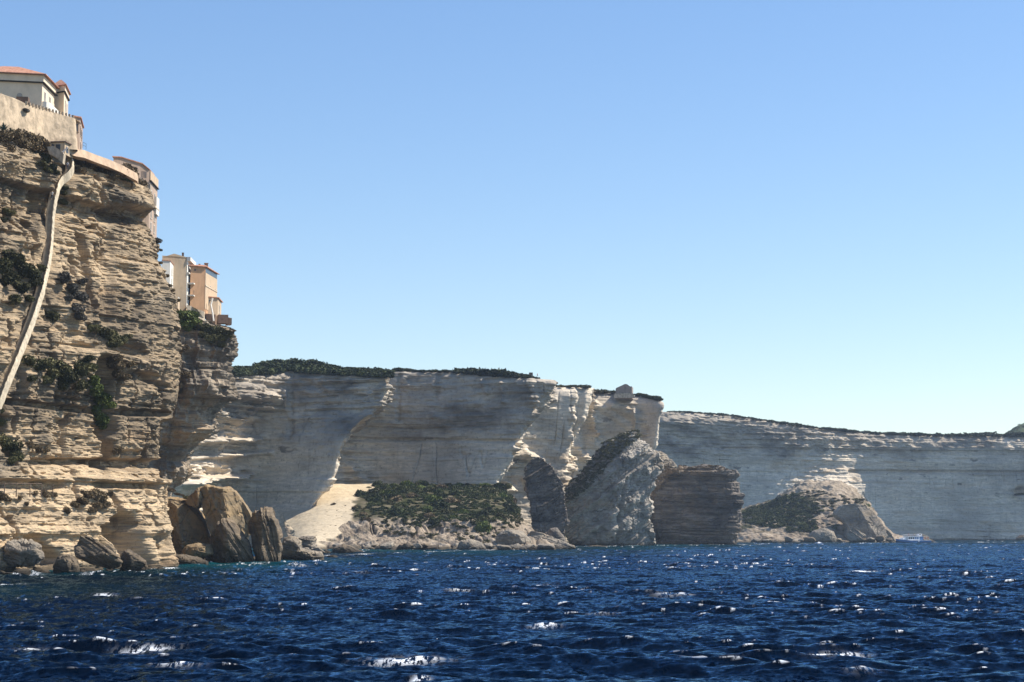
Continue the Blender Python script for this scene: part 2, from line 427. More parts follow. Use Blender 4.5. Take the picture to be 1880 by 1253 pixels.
# ============================================================ FAR CLIFFS
def far_cliff(key, spec, px0, Ds, fr, nv, nu, seed, label, dentsegs=(), back=((-6, 30), (-16, 60)), plat=((4, .3), (12, .8), (60, 1.2)),
              amp=1.0, patfn=None, th=(6.5, 2.3, .95), zpat=(46, 14), smu=.5, smv=.4, rough=1.0, boost=()):
    C = to_world(col_rows(spec, px0, Ds, fr))
    for dpx, dD in back: C = backcol(C, dpx, dD)
    C = plateau(C, list(plat))
    B = net(C, nv, nu, smv, smu); n = normals(B); hn = hnorm(n)
    x, y, z = B[..., 0], B[..., 1], B[..., 2]; px, py = proj(B)
    warp = z + 1.6*fbm(x/60, y/60, z/90, 2, seed) + .01*x
    up = np.clip((z-zpat[0])/zpat[1], 0, 1)
    a1 = strata(warp, th[0], x, y, seed+1, 16, .12, .6)
    a2 = strata(warp, th[1], x, y, seed+3, 7, .2, .5)
    a3 = strata(warp, th[2], x, y, seed+5, 3.5, .3, .5)
    brk = np.clip(.35+1.3*fbm(x/22, y/22, z/16, 3, seed+7), 0, 1.3)
    d = amp*(1.2*a1*(.5+.7*up) + .75*a2*(brk*.8+up*.7) + .42*a3*(.45+up+.5*brk))
    d = d + rough*(1.6*fbm(x/30, y/30, z/60, 3, seed+9) + .55*fbm(x/5, y/5, z/4, 4, seed+11)*(.3+up*1.0+.8*brk))
    for bx, by, rx, ry, am in boost:
        gb = am*np.exp(-(((px-bx)/rx)**2+((py-by)/ry)**2)**2); d = d + gb*.6*(.1+.7*np.clip(a2+.2, -.4, 1.3)+.8*a3+1.0*fbm(x/6, y/6, z/2.2, 4, seed+19))
    cr = np.abs(fbm(x/12, y/12, z/70, 3, seed+13)); d = d - .9*np.exp(-(cr/.022)**2)*np.clip(fbm(x/40, y/40, z/16, 2, seed+15)*2.2-.25, 0, 1)
    d = d - dents(px, py, dentsegs) if dentsegs else d
    d = d*(1+1.3*np.clip(hn[..., 0]-.35, 0, .6))
    V = B + hn*d[..., None]
    pat = np.clip(up*.75 + .9*fbm(x/16, y/16, z/9, 3, seed+17) - .1, 0, .85)
    bl = fbm(x/9, y/9, z/3.5, 4, seed+23); pat = np.clip(np.maximum(pat, .95*np.clip((bl-.42)/.1, 0, 1)*np.clip((z-26)/10, 0, 1)), 0, .95)
    if patfn is not None: pat = patfn(x, y, z, px, py, pat)
    o = put('cliff', V, grid_faces(nv, nu), CHALK, attrs={'pat': pat}, base=np.array([x.mean(), y.mean(), 0]))
    tag(o, label, None, None, 'structure')
    keep(key, V.reshape(-1, 3)); return C
fr7 = [0, .19, .38, .5, .6, .84, 1]
spec1 = [([694, 694, 690, 688, 683, 690, 694], 719, 3), ([706, 704, 702, 700, 698, 702, 706], 720, 0), (740, 709, [3, 2, 1, 0, 0, 0, 0]), (758, 690, 0), (776, 666, 0), (800, 644, [2, 1, 1, 1, 1, 1, 1]), (822, 632, [-1, 0, 1, 1, 1, 1, 1]), (838, 628, [2, 2, 2, 1, 1, 1, 1]),
  (852, 624, [-4, -3, 0, 2, 2, 2, 2]), (872, 620, [-5, -3, 0, 2, 2, 2, 2]), (902, 600, [-9, -7, -1, 2, 2, 2, 2]), (930, 580, [-6, -5, 1, 2, 2, 2, 2]), (965, 548, 2), (990, 530, 2), ([Zb]*7, 520, 2)]
C1 = far_cliff('F1', spec1, 240, [692, 702, 724, 744, 758, 742, 726], fr7, 460, 620, 301, 'pale cliff bay with a slanting overhang beside the near headland',
   [(560, 700, 600, 720, 6, 1.0), (535, 690, 530, 800, 6, 1.2), (330, 812, 470, 808, 4, -2.4), (330, 842, 500, 832, 4, -2.0), (330, 888, 460, 872, 5, -2.6), (430, 725, 530, 735, 7, -1.6), (520, 720, 532, 765, 5, -1.5), (350, 760, 440, 775, 6, -1.5)], zpat=(38, 12), plat=((4, 1.5), (12, 3.4), (60, 4.5)), boost=[(400, 815, 95, 22, 2.0), (390, 875, 80, 22, 2.2), (490, 740, 45, 20, 1.8), (610, 715, 70, 14, 1.5), (690, 720, 30, 22, 1.5), (380, 770, 70, 18, 1.5), (600, 695, 130, 8, 1.4)])
fr6 = [0, .1, .3, .55, .8, 1]
spec2 = [([684, 683, 682, 684, 692, 697], 1013, 3), ([693, 692, 690, 692, 698, 703], 1014, 0), (720, 1010, 0), (740, 1000, 0), (760, 988, 0), (780, 976, .5), (800, 965, 1), (812, 958, 1), (822, 958, 1), (850, 944, 1), (875, 928, 1), (895, 914, 1), (925, 900, 1), (990, 880, 1), ([Zb]*6, 880, 1)]
C2 = far_cliff('F2', spec2, 590, [772, 800, 806, 800, 790, 778], fr6, 420, 760, 401, 'broad grey cliff bay above the scrub covered terrace',
   [(735, 690, 730, 770, 4, .9), (805, 690, 800, 730, 5, 1.2), (700, 690, 700, 740, 5, -1.5), (640, 860, 668, 885, 9, -2.0), (885, 700, 895, 720, 5, -2.0), (925, 705, 924, 735, 4, -2.2), (975, 700, 985, 740, 7, -2.4), (960, 812, 965, 818, 5, -1.5), (620, 806, 965, 810, 3, 1.2)], zpat=(42, 10), amp=.9, boost=[(662, 875, 30, 22, 2.4), (890, 712, 16, 16, 2.2), (925, 722, 7, 22, 2.4), (982, 725, 20, 28, 2.4), (740, 705, 14, 20, 1.8), (800, 712, 12, 16, 1.6), (955, 825, 20, 14, 2.0), (640, 820, 18, 40, 1.4)])
spec3 = [([711, 711, 711, 711, 711, 712], 1089, 3), ([720, 719, 718, 718, 718, 718], 1089, 0), (745, 1085, 0), (775, 1074, 0), (800, 1066, .5), (825, 1056, .5), (850, 1052, 1), (880, 1050, 1), (920, 1050, 1), ([Zb]*6, 1050, 1)]
C3 = far_cliff('F3', spec3, 880, [836, 841, 847, 853, 858, 862], fr6, 340, 380, 501, 'lighter cliff panel behind the leaning rock slab',
   [(1068, 715, 1056, 830, 7, 1.6), (930, 850, 960, 830, 10, -2.2), (960, 835, 990, 848, 8, -2.2), (925, 880, 940, 900, 8, -2.0), (965, 880, 970, 895, 6, -2)], zpat=(66, 10), amp=.7, boost=[(955, 850, 40, 20, 2.6), (930, 890, 20, 25, 2.6), (1060, 855, 28, 18, 2.2), (1010, 735, 12, 20, 2.0), (1055, 760, 10, 60, 1.6)])
spec4 = [([711, 712, 722, 722, 728, 737], 1217, 3), ([722, 722, 732, 733, 740, 743], 1221, 0), (750, 1216, 0.6), (772, 1214, 1), (800, 1210, 1.5), (832, 1203, 1.5), (860, 1196, 1.5), (900, 1190, 1.5), ([Zb]*6, 1190, 1)]
C4 = far_cliff('F4', spec4, 1030, [876, 898, 906, 912, 914, 900], fr6, 340, 460, 601, 'cliff headland with the small stone chapel on top',
   [(1088, 715, 1082, 760, 4, -2.0), (1084, 770, 1092, 800, 4, -2.0), (1060, 825, 1085, 860, 8, -1.8), (1090, 740, 1165, 790, 6, -1.2), (1165, 755, 1172, 810, 5, -2.0), (1078, 720, 1070, 830, 6, 1.5), (1120, 745, 1170, 765, 8, -2.4)], zpat=(68, 10), amp=.8, boost=[(1088, 760, 8, 50, 2.4), (1070, 850, 30, 18, 2.2), (1140, 745, 30, 12, 2.2), (1175, 790, 14, 26, 2.2), (1090, 800, 12, 20, 2.2)])
fr9 = [0, .08, .2, .36, .44, .52, .66, .84, 1]
spec5 = [([756, 757, 764, 784, 791, 797, 801, 802, 800], 1990, 4), ([763, 764, 772, 792, 799, 804, 809, 810, 808], 1990, 0), ([790, 790, 797, 812, 815, 818, 822, 824, 822], 1990, -1), ([805, 806, 812, 826, 828, 830, 832, 834, 834], 1990, 1), ([835, 835, 838, 845, 845, 846, 848, 850, 850], 1990, 0), ([855, 855, 855, 858, 860, 860, 862, 862, 862], 1990, 2),
  ([880, 880, 880, 880, 880, 880, 880, 880, 880], 1990, [1, 1, 1, -3, -6, 0, 1, 1, 1]), ([915]*9, 1990, [1, 1, 1, -8, -14, 0, 1, 1, 1]), ([950]*9, 1990, [0, 0, 0, -14, -22, -2, 0, 0, 0]), ([Zb]*9, 1990, [0, 0, 0, -20, -28, -4, -2, -2, -2])]
def pat5(x, y, z, px, py, p):
    return np.clip(p*.9 + .35*np.exp(-((py-835)/16)**2)*(px < 1460) + .3*np.exp(-((py-866)/5)**2)*(px > 1500), 0, .85)
spec5 = [([r_[0][0]]+list(r_[0]), r_[1], [r_[2][0]]+list(r_[2]) if hasattr(r_[2], '__len__') else r_[2]) for r_ in spec5]     # the wall goes on behind the chapel headland
fr9 = [0]+[(100+f*810)/910 for f in fr9]
C5 = far_cliff('F5', spec5, 1080, [1370, 1372, 1376, 1380, 1388, 1396, 1413, 1418, 1424, 1432], fr9, 400, 1100, 701, 'long far cliff wall running away under low scrub',
   [(1220, 775, 1260, 775, 8, -3), (1870, 903, 1880, 903, 7, 8.0), (1560, 866, 1900, 868, 3, 2.0)], zpat=(58, 12), patfn=pat5, boost=[(1500, 815, 70, 26, 2.2), (1500, 860, 45, 20, 1.8), (1500, 890, 50, 14, 2.2), (1240, 785, 40, 20, 1.2), (1330, 780, 80, 14, 1.2), (1640, 812, 60, 9, 1.4), (1430, 800, 80, 12, 1.5)], amp=1.15, th=(7.5, 2.6, 1.2), rough=1.2)

# ============================================================ SCRUB TERRACE WITH SAND SLOPE
rowsT = [
 [(515, 900, 775), (570, 892, 775), (596, 889, 775), (640, 889, 778), (690, 889, 780), (760, 889, 782), (850, 889, 782), (930, 890, 780), (950, 945, 776), (990, 1000, 776)],
 [(520, 950, 735), (562, 932, 735), (600, 920, 738), (640, 915, 738), (685, 913, 738), (760, 912, 738), (850, 912, 738), (932, 916, 738), (950, 962, 738), (990, 1002, 738)],
 [(528, 985, 700), (560, 966, 700), (598, 955, 702), (636, 952, 704), (682, 944, 704), (760, 948, 702), (850, 952, 702), (930, 955, 702), (950, 982, 704), (1000, 1004, 704)],
 [(535, 998, 680), (560, 982, 682), (598, 975, 682), (632, 977, 684), (682, 972, 686), (760, 974, 684), (850, 976, 682), (926, 975, 682), (952, 984, 684), (1020, 999, 684)],
 [(540, 1005, 666), (562, 990, 668), (600, 995, 668), (632, 1001, 668), (685, 999, 668), (760, 999, 668), (850, 999, 670), (925, 998, 670), (952, 998, 672), (1020, 1003, 672)],
 [(540, 1009, 655), (565, 1005, 655), (600, 1010, 655), (632, 1010, 655), (690, 1010, 655), (760, 1009, 657), (850, 1008, 659), (925, 1007, 661), (955, 1006, 662), (1020, 1006, 664)],
 [(q, Zb, 640) for q in (540, 565, 600, 635, 690, 760, 850, 925, 955, 1020)]]
BT = net(to_world(rowsT), 420, 700, .6, .6)
n = normals(BT); x, y, z = BT[..., 0], BT[..., 1], BT[..., 2]; px, py = proj(BT)
sb = 612 + (915-np.clip(py, 880, 1010))*-.55
sand = np.clip((np.interp(py, [885, 930, 960, 985, 1010], [690, 655, 640, 612, 590]) + 26*fbm(x/6, y/6, z/6, 3, 5) - px)/8, 0, 1)
sand = sand*np.clip((14+px-np.interp(py, [880, 930, 960, 975, 1010], [500, 520, 530, 545, 545]))/10, 0, 1)
face = np.clip((py-948)/14, 0, 1)*np.clip((1012-py)/8, 0, 1)*(1-sand)
gul = np.abs(fbm(x/6.5 + .9*fbm(x/9, y/9, z/6, 3, 804) + .5*z/6, y/30, z/14, 3, 803))
d = face*(3.0*fbm(x/9, y/9, z/7, 3, 801) - 1.3*np.exp(-(gul/.09)**2)*np.clip(.5+1.5*fbm(x/12, y/12, z/9, 2, 806), 0, 1.2) + 1.3*fbm(x/2.4, y/2.4, z/1.8, 4, 807)) + sand*(.5*fbm(x/6, y/6, z/6, 4, 809)) + (1-face)*(1-sand)*.6*fbm(x/6, y/6, z/6, 3, 811)
V = BT + n*d[..., None]
soil = np.clip((942-px)/8, 0, 1)*np.clip(1-face*1.25, 0, 1)*(1-sand)*np.clip(.85+.6*fbm(x/4, y/4, z/4, 3, 813), 0, 1)
soil = np.clip(soil + .8*face*np.clip(1.6*fbm(x/5, y/5, z/3.5, 3, 815)-.35, 0, 1), 0, 1)
ter = put('slope', V, grid_faces(420, 700), SANDM, attrs={'sand': sand, 'soil': soil}, base=np.array([-25, 700, 0.]))
tag(ter, 'pale sand slope and scrub terrace above the eroded shore face', None, None, 'structure'); keep('T', V.reshape(-1, 3))

# right-hand mound
rowsM = [
 [(1340, 940, 1240), (1366, 932, 1240), (1420, 915, 1240), (1455, 890, 1240), (1490, 884, 1242), (1540, 880, 1242), (1575, 902, 1240), (1600, 930, 1236), (1640, 985, 1230), (1690, 995, 1226)],
 [(1340, 955, 1210), (1366, 948, 1210), (1420, 932, 1212), (1455, 912, 1212), (1490, 900, 1214), (1540, 894, 1214), (1578, 912, 1212), (1602, 940, 1208), (1642, 988, 1205), (1690, 996, 1204)],
 [(1340, 972, 1180), (1366, 965, 1180), (1420, 952, 1182), (1455, 940, 1182), (1490, 928, 1184), (1540, 922, 1184), (1580, 935, 1184), (1605, 960, 1182), (1644, 991, 1180), (1690, 997, 1178)],
 [(1340, 985, 1160), (1366, 975, 1160), (1420, 970, 1162), (1455, 968, 1162), (1490, 960, 1164), (1540, 955, 1164), (1580, 965, 1164), (1605, 980, 1162), (1644, 993, 1160), (1690, 997.4, 1160)],
 [(1340, 996, 1145), (1366, 993, 1145), (1420, 990, 1145), (1455, 991, 1145), (1490, 992, 1145), (1540, 993, 1145), (1580, 994, 1145), (1605, 995, 1145), (1644, 996, 1145), (1690, 997.8, 1145)],
 [(q, Zb, 1125) for q in (1340, 1366, 1420, 1455, 1490, 1540, 1580, 1605, 1644, 1690)]]
BM = net(to_world(rowsM), 300, 460, .6, .6)
n = normals(BM); x, y, z = BM[..., 0], BM[..., 1], BM[..., 2]; px, py = proj(BM)
d = 2.2*fbm(x/12, y/12, z/12, 3, 831) + 1.3*fbm(x/3.5, y/3.5, z/2.6, 3, 833) + .8*strata(z+.1*x, 2.2, x, y, 835, 6)
V = BM + n*d[..., None]
soil = np.clip((1505-px)/20, 0, 1)*np.clip((py-905)/14, 0, 1)*np.clip((985-py)/12, 0, 1)*np.clip(.5+1.4*fbm(x/9, y/9, z/9, 3, 837), 0, 1)
soil = np.clip(soil+np.clip((py-908)/6, 0, 1)*np.clip((945-py)/8, 0, 1)*np.clip(.1+1.5*fbm(x/8, y/8, z/8, 3, 839), 0, 1), 0, .9)
mnd = put('slope', V, grid_faces(300, 460), SANDM, attrs={'sand': np.clip((912-py)/10, 0, 1)*.15, 'soil': soil}, base=np.array([180, 1190, 0.]))
tag(mnd, 'scree mound with patchy scrub at the foot of the far cliff', None, None, 'structure'); keep('M', V.reshape(-1, 3))

# ============================================================ TRACED ROCKS
def poly_rock(name, out, D, T, mat, label, cat='rock', e=2.4, planes=(), amp=.6, bed=None, bedamp=.5, seed=1, nt_=200, nr=70, segs=(), patfn=None, Tb=None, lean=0.0, smooth=False, group=None, nsc=1.0):
    """solid rock: outline at its own distance, bellied front and back, split by planes, bedded and worn"""
    O = np.array([PZ(q[0], q[1][1], D) if isinstance(q[1], tuple) else P(q[0], q[1], D) for q in out])[:, [0, 2]]
    c = O.mean(0); c = (O.min(0)+O.max(0))/2*.5 + c*.5
    R = O-c
    cl = np.concatenate([R, R[:1]]); L = np.concatenate([[0], np.cumsum(np.linalg.norm(np.diff(cl, axis=0), axis=1))])
    t = np.linspace(0, L[-1], nt_, endpoint=False)
    E = np.stack([np.interp(t, L, cl[:, 0]), np.interp(t, L, cl[:, 1])], 1)
    w = max(1, nt_//90)
    for _ in range(2):
        E = sum(np.roll(E, k, 0) for k in range(-w, w+1))/(2*w+1)
    half = np.abs(R).max(0)
    def side(sgn, TT):
        r = np.linspace(0, 1, nr)**.62
        XY = E[None]*r[:, None, None]
        prof = (1-np.clip(r, 0, 1)**e)**(1/e)
        f = np.repeat(prof[:, None], nt_, 1)
        if sgn < 0:
            xn = XY[..., 0]/half[0]; zn = XY[..., 1]/half[1]
            for a, b_, c_ in planes: f = np.minimum(f, np.clip(a*xn+b_*zn+c_, 0, 9))
        Y = D + sgn*TT*f + lean*XY[..., 1]
        return np.stack([XY[..., 0]+c[0], Y, XY[..., 1]+c[1]], -1)
    Fr = side(-1, T); Bk = side(1, Tb or T)
    Bv = np.concatenate([Fr, Bk[::-1][1:]], 0)
    ro = Bv.shape[0]
    ctr = np.array([c[0], D, c[1]])
    n = np.cross(np.gradient(Bv, axis=0), (np.roll(Bv, -1, 1)-np.roll(Bv, 1, 1))/2)
    n /= np.linalg.norm(n, axis=-1, keepdims=True)+1e-9
    sg = np.sign(((Bv-ctr)*n).sum(-1)); sg[sg == 0] = 1; n = n*np.sign(np.median(sg))
    bad = np.linalg.norm(n, axis=-1) < .5; n[bad] = [0, -1, 0]
    n[0] = n[1].mean(0); n[-1] = n[-2].mean(0)
    x, y, z = Bv[..., 0], Bv[..., 1], Bv[..., 2]
    s = nsc
    d = amp*(1.1*fbm(x/(5*s), y/(5*s), z/(5*s), 3, seed) + .6*fbm(x/(1.3*s), y/(1.3*s), z/(1.3*s), 4, seed+3) - .55*np.exp(-(np.abs(fbm(x/(3*s), y/(3*s), z/(3*s), 3, seed+4))/.05)**2))
    if bed:
        dx, dz, th = bed
        h = dx*x+dz*z + .5*s*fbm(x/(9*s), y/(9*s), z/(9*s), 2, seed+5)
        d = d + bedamp*(strata(h, th, x+z*.3, y, seed+7, 5*s) + .55*strata(h, th*.37, x+z*.3, y, seed+9, 2.5*s))
    px, py = proj(Bv)
    if segs: d = d - dents(px, py, segs)*(y < D)
    d[0] = d[0].mean(); d[-1] = d[-1].mean()
    V = Bv + n*d[..., None]
    pat = np.clip(.9*fbm(x/(4*s), y/(4*s), z/(4*s), 3, seed+11)-.05, 0, .7)
    if patfn is not None: pat = patfn(px, py, x, y, z, pat)
    o = put(name, V, grid_faces(ro, nt_, True), mat, attrs={'pat': pat}, smooth=smooth)
    tag(o, label, cat, group); keep(label, V.reshape(-1, 3)); return o
zb = ('z', -2.5)
# leaning slab
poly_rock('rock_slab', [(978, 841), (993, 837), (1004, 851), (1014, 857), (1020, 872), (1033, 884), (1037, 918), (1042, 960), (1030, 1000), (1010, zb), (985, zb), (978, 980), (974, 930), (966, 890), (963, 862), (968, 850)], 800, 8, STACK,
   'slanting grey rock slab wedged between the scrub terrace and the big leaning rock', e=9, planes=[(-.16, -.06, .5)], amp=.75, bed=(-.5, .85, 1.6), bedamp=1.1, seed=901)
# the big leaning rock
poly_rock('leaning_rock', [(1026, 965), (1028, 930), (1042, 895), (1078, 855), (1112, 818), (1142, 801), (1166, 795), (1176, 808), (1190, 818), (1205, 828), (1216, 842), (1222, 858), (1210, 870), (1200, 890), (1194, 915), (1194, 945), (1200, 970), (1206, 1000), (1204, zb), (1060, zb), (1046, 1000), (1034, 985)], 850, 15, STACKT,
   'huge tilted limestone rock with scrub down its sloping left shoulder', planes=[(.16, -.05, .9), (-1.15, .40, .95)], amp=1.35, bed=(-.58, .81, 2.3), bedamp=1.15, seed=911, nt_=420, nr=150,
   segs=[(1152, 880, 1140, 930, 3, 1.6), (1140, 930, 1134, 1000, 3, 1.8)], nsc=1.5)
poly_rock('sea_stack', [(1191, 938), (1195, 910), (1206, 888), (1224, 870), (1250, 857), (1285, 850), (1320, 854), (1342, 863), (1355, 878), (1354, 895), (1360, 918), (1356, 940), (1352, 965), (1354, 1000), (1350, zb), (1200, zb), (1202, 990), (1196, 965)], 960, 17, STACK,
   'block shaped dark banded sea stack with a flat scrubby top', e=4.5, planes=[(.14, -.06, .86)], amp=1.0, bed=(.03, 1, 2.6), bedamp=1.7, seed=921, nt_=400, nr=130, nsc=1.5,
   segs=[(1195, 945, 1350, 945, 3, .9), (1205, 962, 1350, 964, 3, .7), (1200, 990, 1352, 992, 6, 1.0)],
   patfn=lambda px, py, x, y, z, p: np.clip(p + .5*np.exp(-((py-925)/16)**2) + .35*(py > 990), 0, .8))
poly_rock('rock', [(1178, 842), (1196, 826), (1212, 830), (1228, 842), (1242, 854), (1240, 895), (1190, 895)], 990, 9, BOULD, 'jagged sunlit rock peeking out behind the huge tilted rock', amp=.9, bed=(.1, 1, 1.5), seed=925)
# boulders of the mound on the right
poly_rock('rock_slab', [(1530, 945), (1545, 926), (1562, 925), (1580, 925), (1604, 940), (1618, 960), (1640, 985), (1646, zb), (1560, zb), (1548, 985), (1556, 968)], 1150, 12, BOULD, 'big smooth triangular slab sloping to the sea beside the blue and white boat',
   e=6, planes=[(-.05, .05, .5), (-1.0, -.35, .62)], amp=.9, bed=(-.7, .7, 2.4), bedamp=.4, seed=931, nsc=2)
poly_rock('boulder', [(1484, 985), (1492, 975), (1512, 969), (1530, 976), (1537, 990), (1536, zb), (1484, zb)], 1135, 7, BOULD, 'rounded grey boulder at the waterline below the scree mound', amp=.5, seed=937)
poly_rock('boulder', [(1552, 985), (1566, 969), (1588, 984), (1586, 996), (1562, 997)], 1130, 3, BOULD, 'tilted slab boulder with a bright upper edge under the smooth triangular slab', planes=[(.6, -.9, .6)], amp=.3, bed=(.6, .8, 1.2), seed=941)
poly_rock('rock', [(1640, 988), (1668, 984), (1700, 988), (1722, 995), (1722, zb), (1640, zb)], 1230, 6, DKROCK, 'low dark rock spit just behind the blue and white boat', amp=.6, seed=945)
poly_rock('rock', [(1866, 988), (1874, 982), (1890, 984), (1895, zb), (1864, zb)], 1405, 5, DKROCK, 'small dark rock at the water on the far right edge', amp=.4, seed=947)
# boulders at the foot of the slab and terrace
poly_rock('boulder', [(966, 985), (975, 975), (995, 978), (1030, 992), (1058, 1003), (1050, zb), (966, zb)], 690, 6, BOULD, 'long low wedge of rock sloping into the sea in front of the slanting slab', planes=[(.1, -.8, .55)], amp=.5, bed=(.3, .9, 1.0), bedamp=.3, seed=951)
poly_rock('boulder', [(908, 1000), (914, 982), (932, 972), (958, 975), (974, 990), (976, 1006), (966, zb), (908, zb)], 672, 6, BOULD, 'large pale boulder at the right foot of the scrub terrace', planes=[(.4, .2, .7)], amp=.6, seed=955)
poly_rock('boulder', [(1000, 985), (1010, 970), (1022, 968), (1035, 985), (1042, 1002), (1000, 1002)], 760, 5, STACK, 'dim grey block lodged at the base of the huge tilted rock', amp=.4, seed=957)
poly_rock('boulder', [(1080, 1003), (1095, 1000.5), (1115, 1003), (1118, zb), (1076, zb)], 790, 3, BOULD, 'flat pale rock just breaking the water before the huge tilted rock', amp=.3, seed=959)
poly_rock('boulder', [(838, 1006), (845, 993), (865, 990), (885, 996), (893, 1006), (890, zb), (838, zb)], 655, 4, BOULD, 'squat grey boulder at the waterline below the terrace face', amp=.5, seed=961)
poly_rock('boulder', [(605, 1018), (612, 1004), (630, 997), (648, 1003), (668, 1012), (668, zb), (605, zb)], 560, 5, DKROCK, 'dark wet boulder at the bottom of the pale sand slope', amp=.5, seed=963)
poly_rock('boulder', [(592, 1016), (598, 1008), (607, 1012), (608, zb), (592, zb)], 545, 2, DKROCK, 'small dark wet rock left of the boulder under the sand slope', amp=.3, seed=965)
poly_rock('rock', [(540, 1010), (544, 993), (556, 985), (578, 985), (582, 1005), (580, zb), (540, zb)], 520, 5, BOULD, 'blocky layered rock standing at the left foot of the sand slope', e=4, amp=.4, bed=(.1, 1, .9), bedamp=.4, seed=967)
# boulders by the near cliff
poly_rock('boulder', [(290, 925), (310, 912), (348, 918), (362, 935), (378, 962), (392, 998), (392, 1020), (380, zb), (322, zb), (318, 985), (303, 952)], 400, 8, BROWN, 'smooth brown boulder leaning in the cleft at the foot of the near cliff', e=3, planes=[(-.5, .0, .75), (.55, .2, .8)], amp=.5, bed=(.8, .5, 1.6), bedamp=.22, seed=971)
poly_rock('boulder', [(338, 925), (350, 908), (372, 892), (374, 915), (370, 935), (362, 934)], 394, 3, BROWN, 'small upright brown wedge between the two big brown boulders', e=3, planes=[(.5, .1, .7)], amp=.25, bed=(.8, .5, 1.0), bedamp=.2, seed=975)
poly_rock('boulder', [(373, 898), (380, 893), (418, 894), (432, 903), (448, 925), (462, 948), (458, 985), (440, 1015), (430, zb), (402, zb), (392, 985), (378, 945), (372, 920)], 396, 8, BROWN, 'tall flat faced brown boulder behind the dark pyramid rock', e=3.2, planes=[(.15, -.02, .62), (-1.2, -.5, .95)], amp=.45, bed=(.85, .5, 1.5), bedamp=.28, seed=979, nt_=240, nr=90)
poly_rock('boulder', [(380, 1015), (386, 985), (398, 968), (416, 949), (428, 955), (442, 975), (456, 995), (466, 1025), (466, zb), (380, zb)], 372, 6, DKROCK, 'dark ribbed pyramid boulder at the water below the brown boulders', planes=[(.75, .15, .8), (-.5, .2, .85)], amp=.5, bed=(.86, .5, .9), bedamp=.5, seed=983, nt_=240, nr=90)
poly_rock('boulder', [(454, 965), (460, 948), (474, 938), (488, 926), (498, 935), (508, 958), (514, 985), (514, 1015), (518, zb), (466, zb), (466, 1010), (458, 985)], 374, 6, DKROCK, 'tall dark ribbed spire of rock right of the pyramid boulder', planes=[(.9, .1, .75), (-.6, .1, .8)], amp=.4, bed=(.95, .25, .9), bedamp=.5, seed=987, nt_=240, nr=90)
poly_rock('boulder', [(136, 1005), (150, 984), (165, 985), (195, 1002), (222, 1023), (218, 1040), (200, 1046), (165, 1035), (140, 1022)], 284, 3.2, DKROCK, 'long slab boulder with a pale sunlit top lying against the near cliff', planes=[(.2, -.7, .55), (-.1, 1.0, .8)], amp=.2, bed=(.55, .85, .8), bedamp=.32, seed=991, nsc=.6)
poly_rock('boulder', [(4, 1015), (20, 998), (45, 994), (68, 1003), (74, 1020), (66, 1036), (10, 1040)], 281, 3.0, BOULD, 'rounded brown boulder near the left edge at the cliff foot', planes=[(.5, .4, .62), (-.3, .6, .7), (.1, -.8, .8)], amp=.7, bed=(.3, .95, .6), bedamp=.2, seed=993, nsc=.7)
poly_rock('boulder', [(220, 1043), (225, 1015), (236, 1008), (252, 1020), (272, 1040), (262, zb), (218, zb)], 288, 2.5, DKROCK, 'dark pyramid rock at the water right of the long slab boulder', planes=[(.7, .1, .7), (-.6, .1, .75)], amp=.35, bed=(.4, .9, .7), bedamp=.2, seed=995, nsc=.6)
poly_rock('boulder', [(336, 1010), (345, 1000), (365, 996), (386, 1000), (390, 1018), (362, 1026), (340, 1022)], 368, 3.2, BROWN, 'low rounded brown rock left of the dark pyramid boulder', amp=.35, seed=997, nsc=.6)
poly_rock('boulder', [(98, 1040), (108, 1025), (128, 1017), (144, 1028), (146, 1044), (140, zb), (100, zb)], 279, 2.2, DKROCK, 'grey angular boulder in front of the long slab boulder', planes=[(.6, .2, .7)], amp=.3, seed=999, nsc=.6)
poly_rock('rock', [(296, 1034), (310, 1020), (335, 1018), (362, 1026), (380, 1032), (378, zb), (296, zb)], 352, 4, DKROCK, 'flat dark rock shelf between the near cliff and the pyramid boulder', e=3, amp=.4, bed=(.1, 1, .6), bedamp=.3, seed=1003, nsc=.6)
poly_rock('rock', [(515, 1024), (518, 1000), (530, 988), (548, 992), (556, 1008), (578, 1013), (590, 1018), (590, zb), (515, zb)], 420, 4, BOULD, 'heap of layered grey rock right of the tall dark spire', planes=[(.5, .1, .8)], amp=.5, bed=(.15, 1, .8), bedamp=.45, seed=1005, nsc=.7)

# ---- loose shore rocks, one object each
def rock_variant(i):
    r = np.random.RandomState(500+i)
    bm = bmesh.new(); bmesh.ops.create_icosphere(bm, subdivisions=4, radius=1)
    v = np.array([q.co for q in bm.verts]); f = np.array([[w.index for w in q.verts] for q in bm.faces]); bm.free()
    for _ in range(17):
        nn = r.normal(size=3); nn /= np.linalg.norm(nn); h = r.uniform(.45, .85)
        dd = v@nn; over = np.clip(dd-h, 0, None); v = v - over[:, None]*nn*.92
    v = v*(1+.10*fbm(v[:, 0]*2.2+i*9, v[:, 1]*2.2, v[:, 2]*2.2, 4, 41+i))[:, None]
    v += .03*fbm(v[:, 0]*9+i, v[:, 1]*9, v[:, 2]*9, 2, 71+i)[:, None]
    v *= np.array([r.uniform(.9, 1.4), r.uniform(.8, 1.1), r.uniform(.55, .85)])
    return v, f
RV = [rock_variant(i) for i in range(6)]
RME = {}
for mt in (DKROCK, BOULD, LIMED):
    RME[mt.name] = [mesh_np('shore_rock', v, f, mt) for v, f in RV]
def scatter_rock(px, D, z, s, mt, label, group, r):
    me = RME[mt.name][r.randint(6)]
    o = bpy.data.objects.new('shore_rock', me); COL.objects.link(o)
    o.location = PZ(px, z, D); o.scale = (s*r.uniform(.8, 1.25), s, s*r.uniform(.7, 1.1)); o.rotation_euler = (r.uniform(-.3, .3), r.uniform(-.3, .3), r.uniform(0, 6.28))
    tag(o, label, 'rock', group)
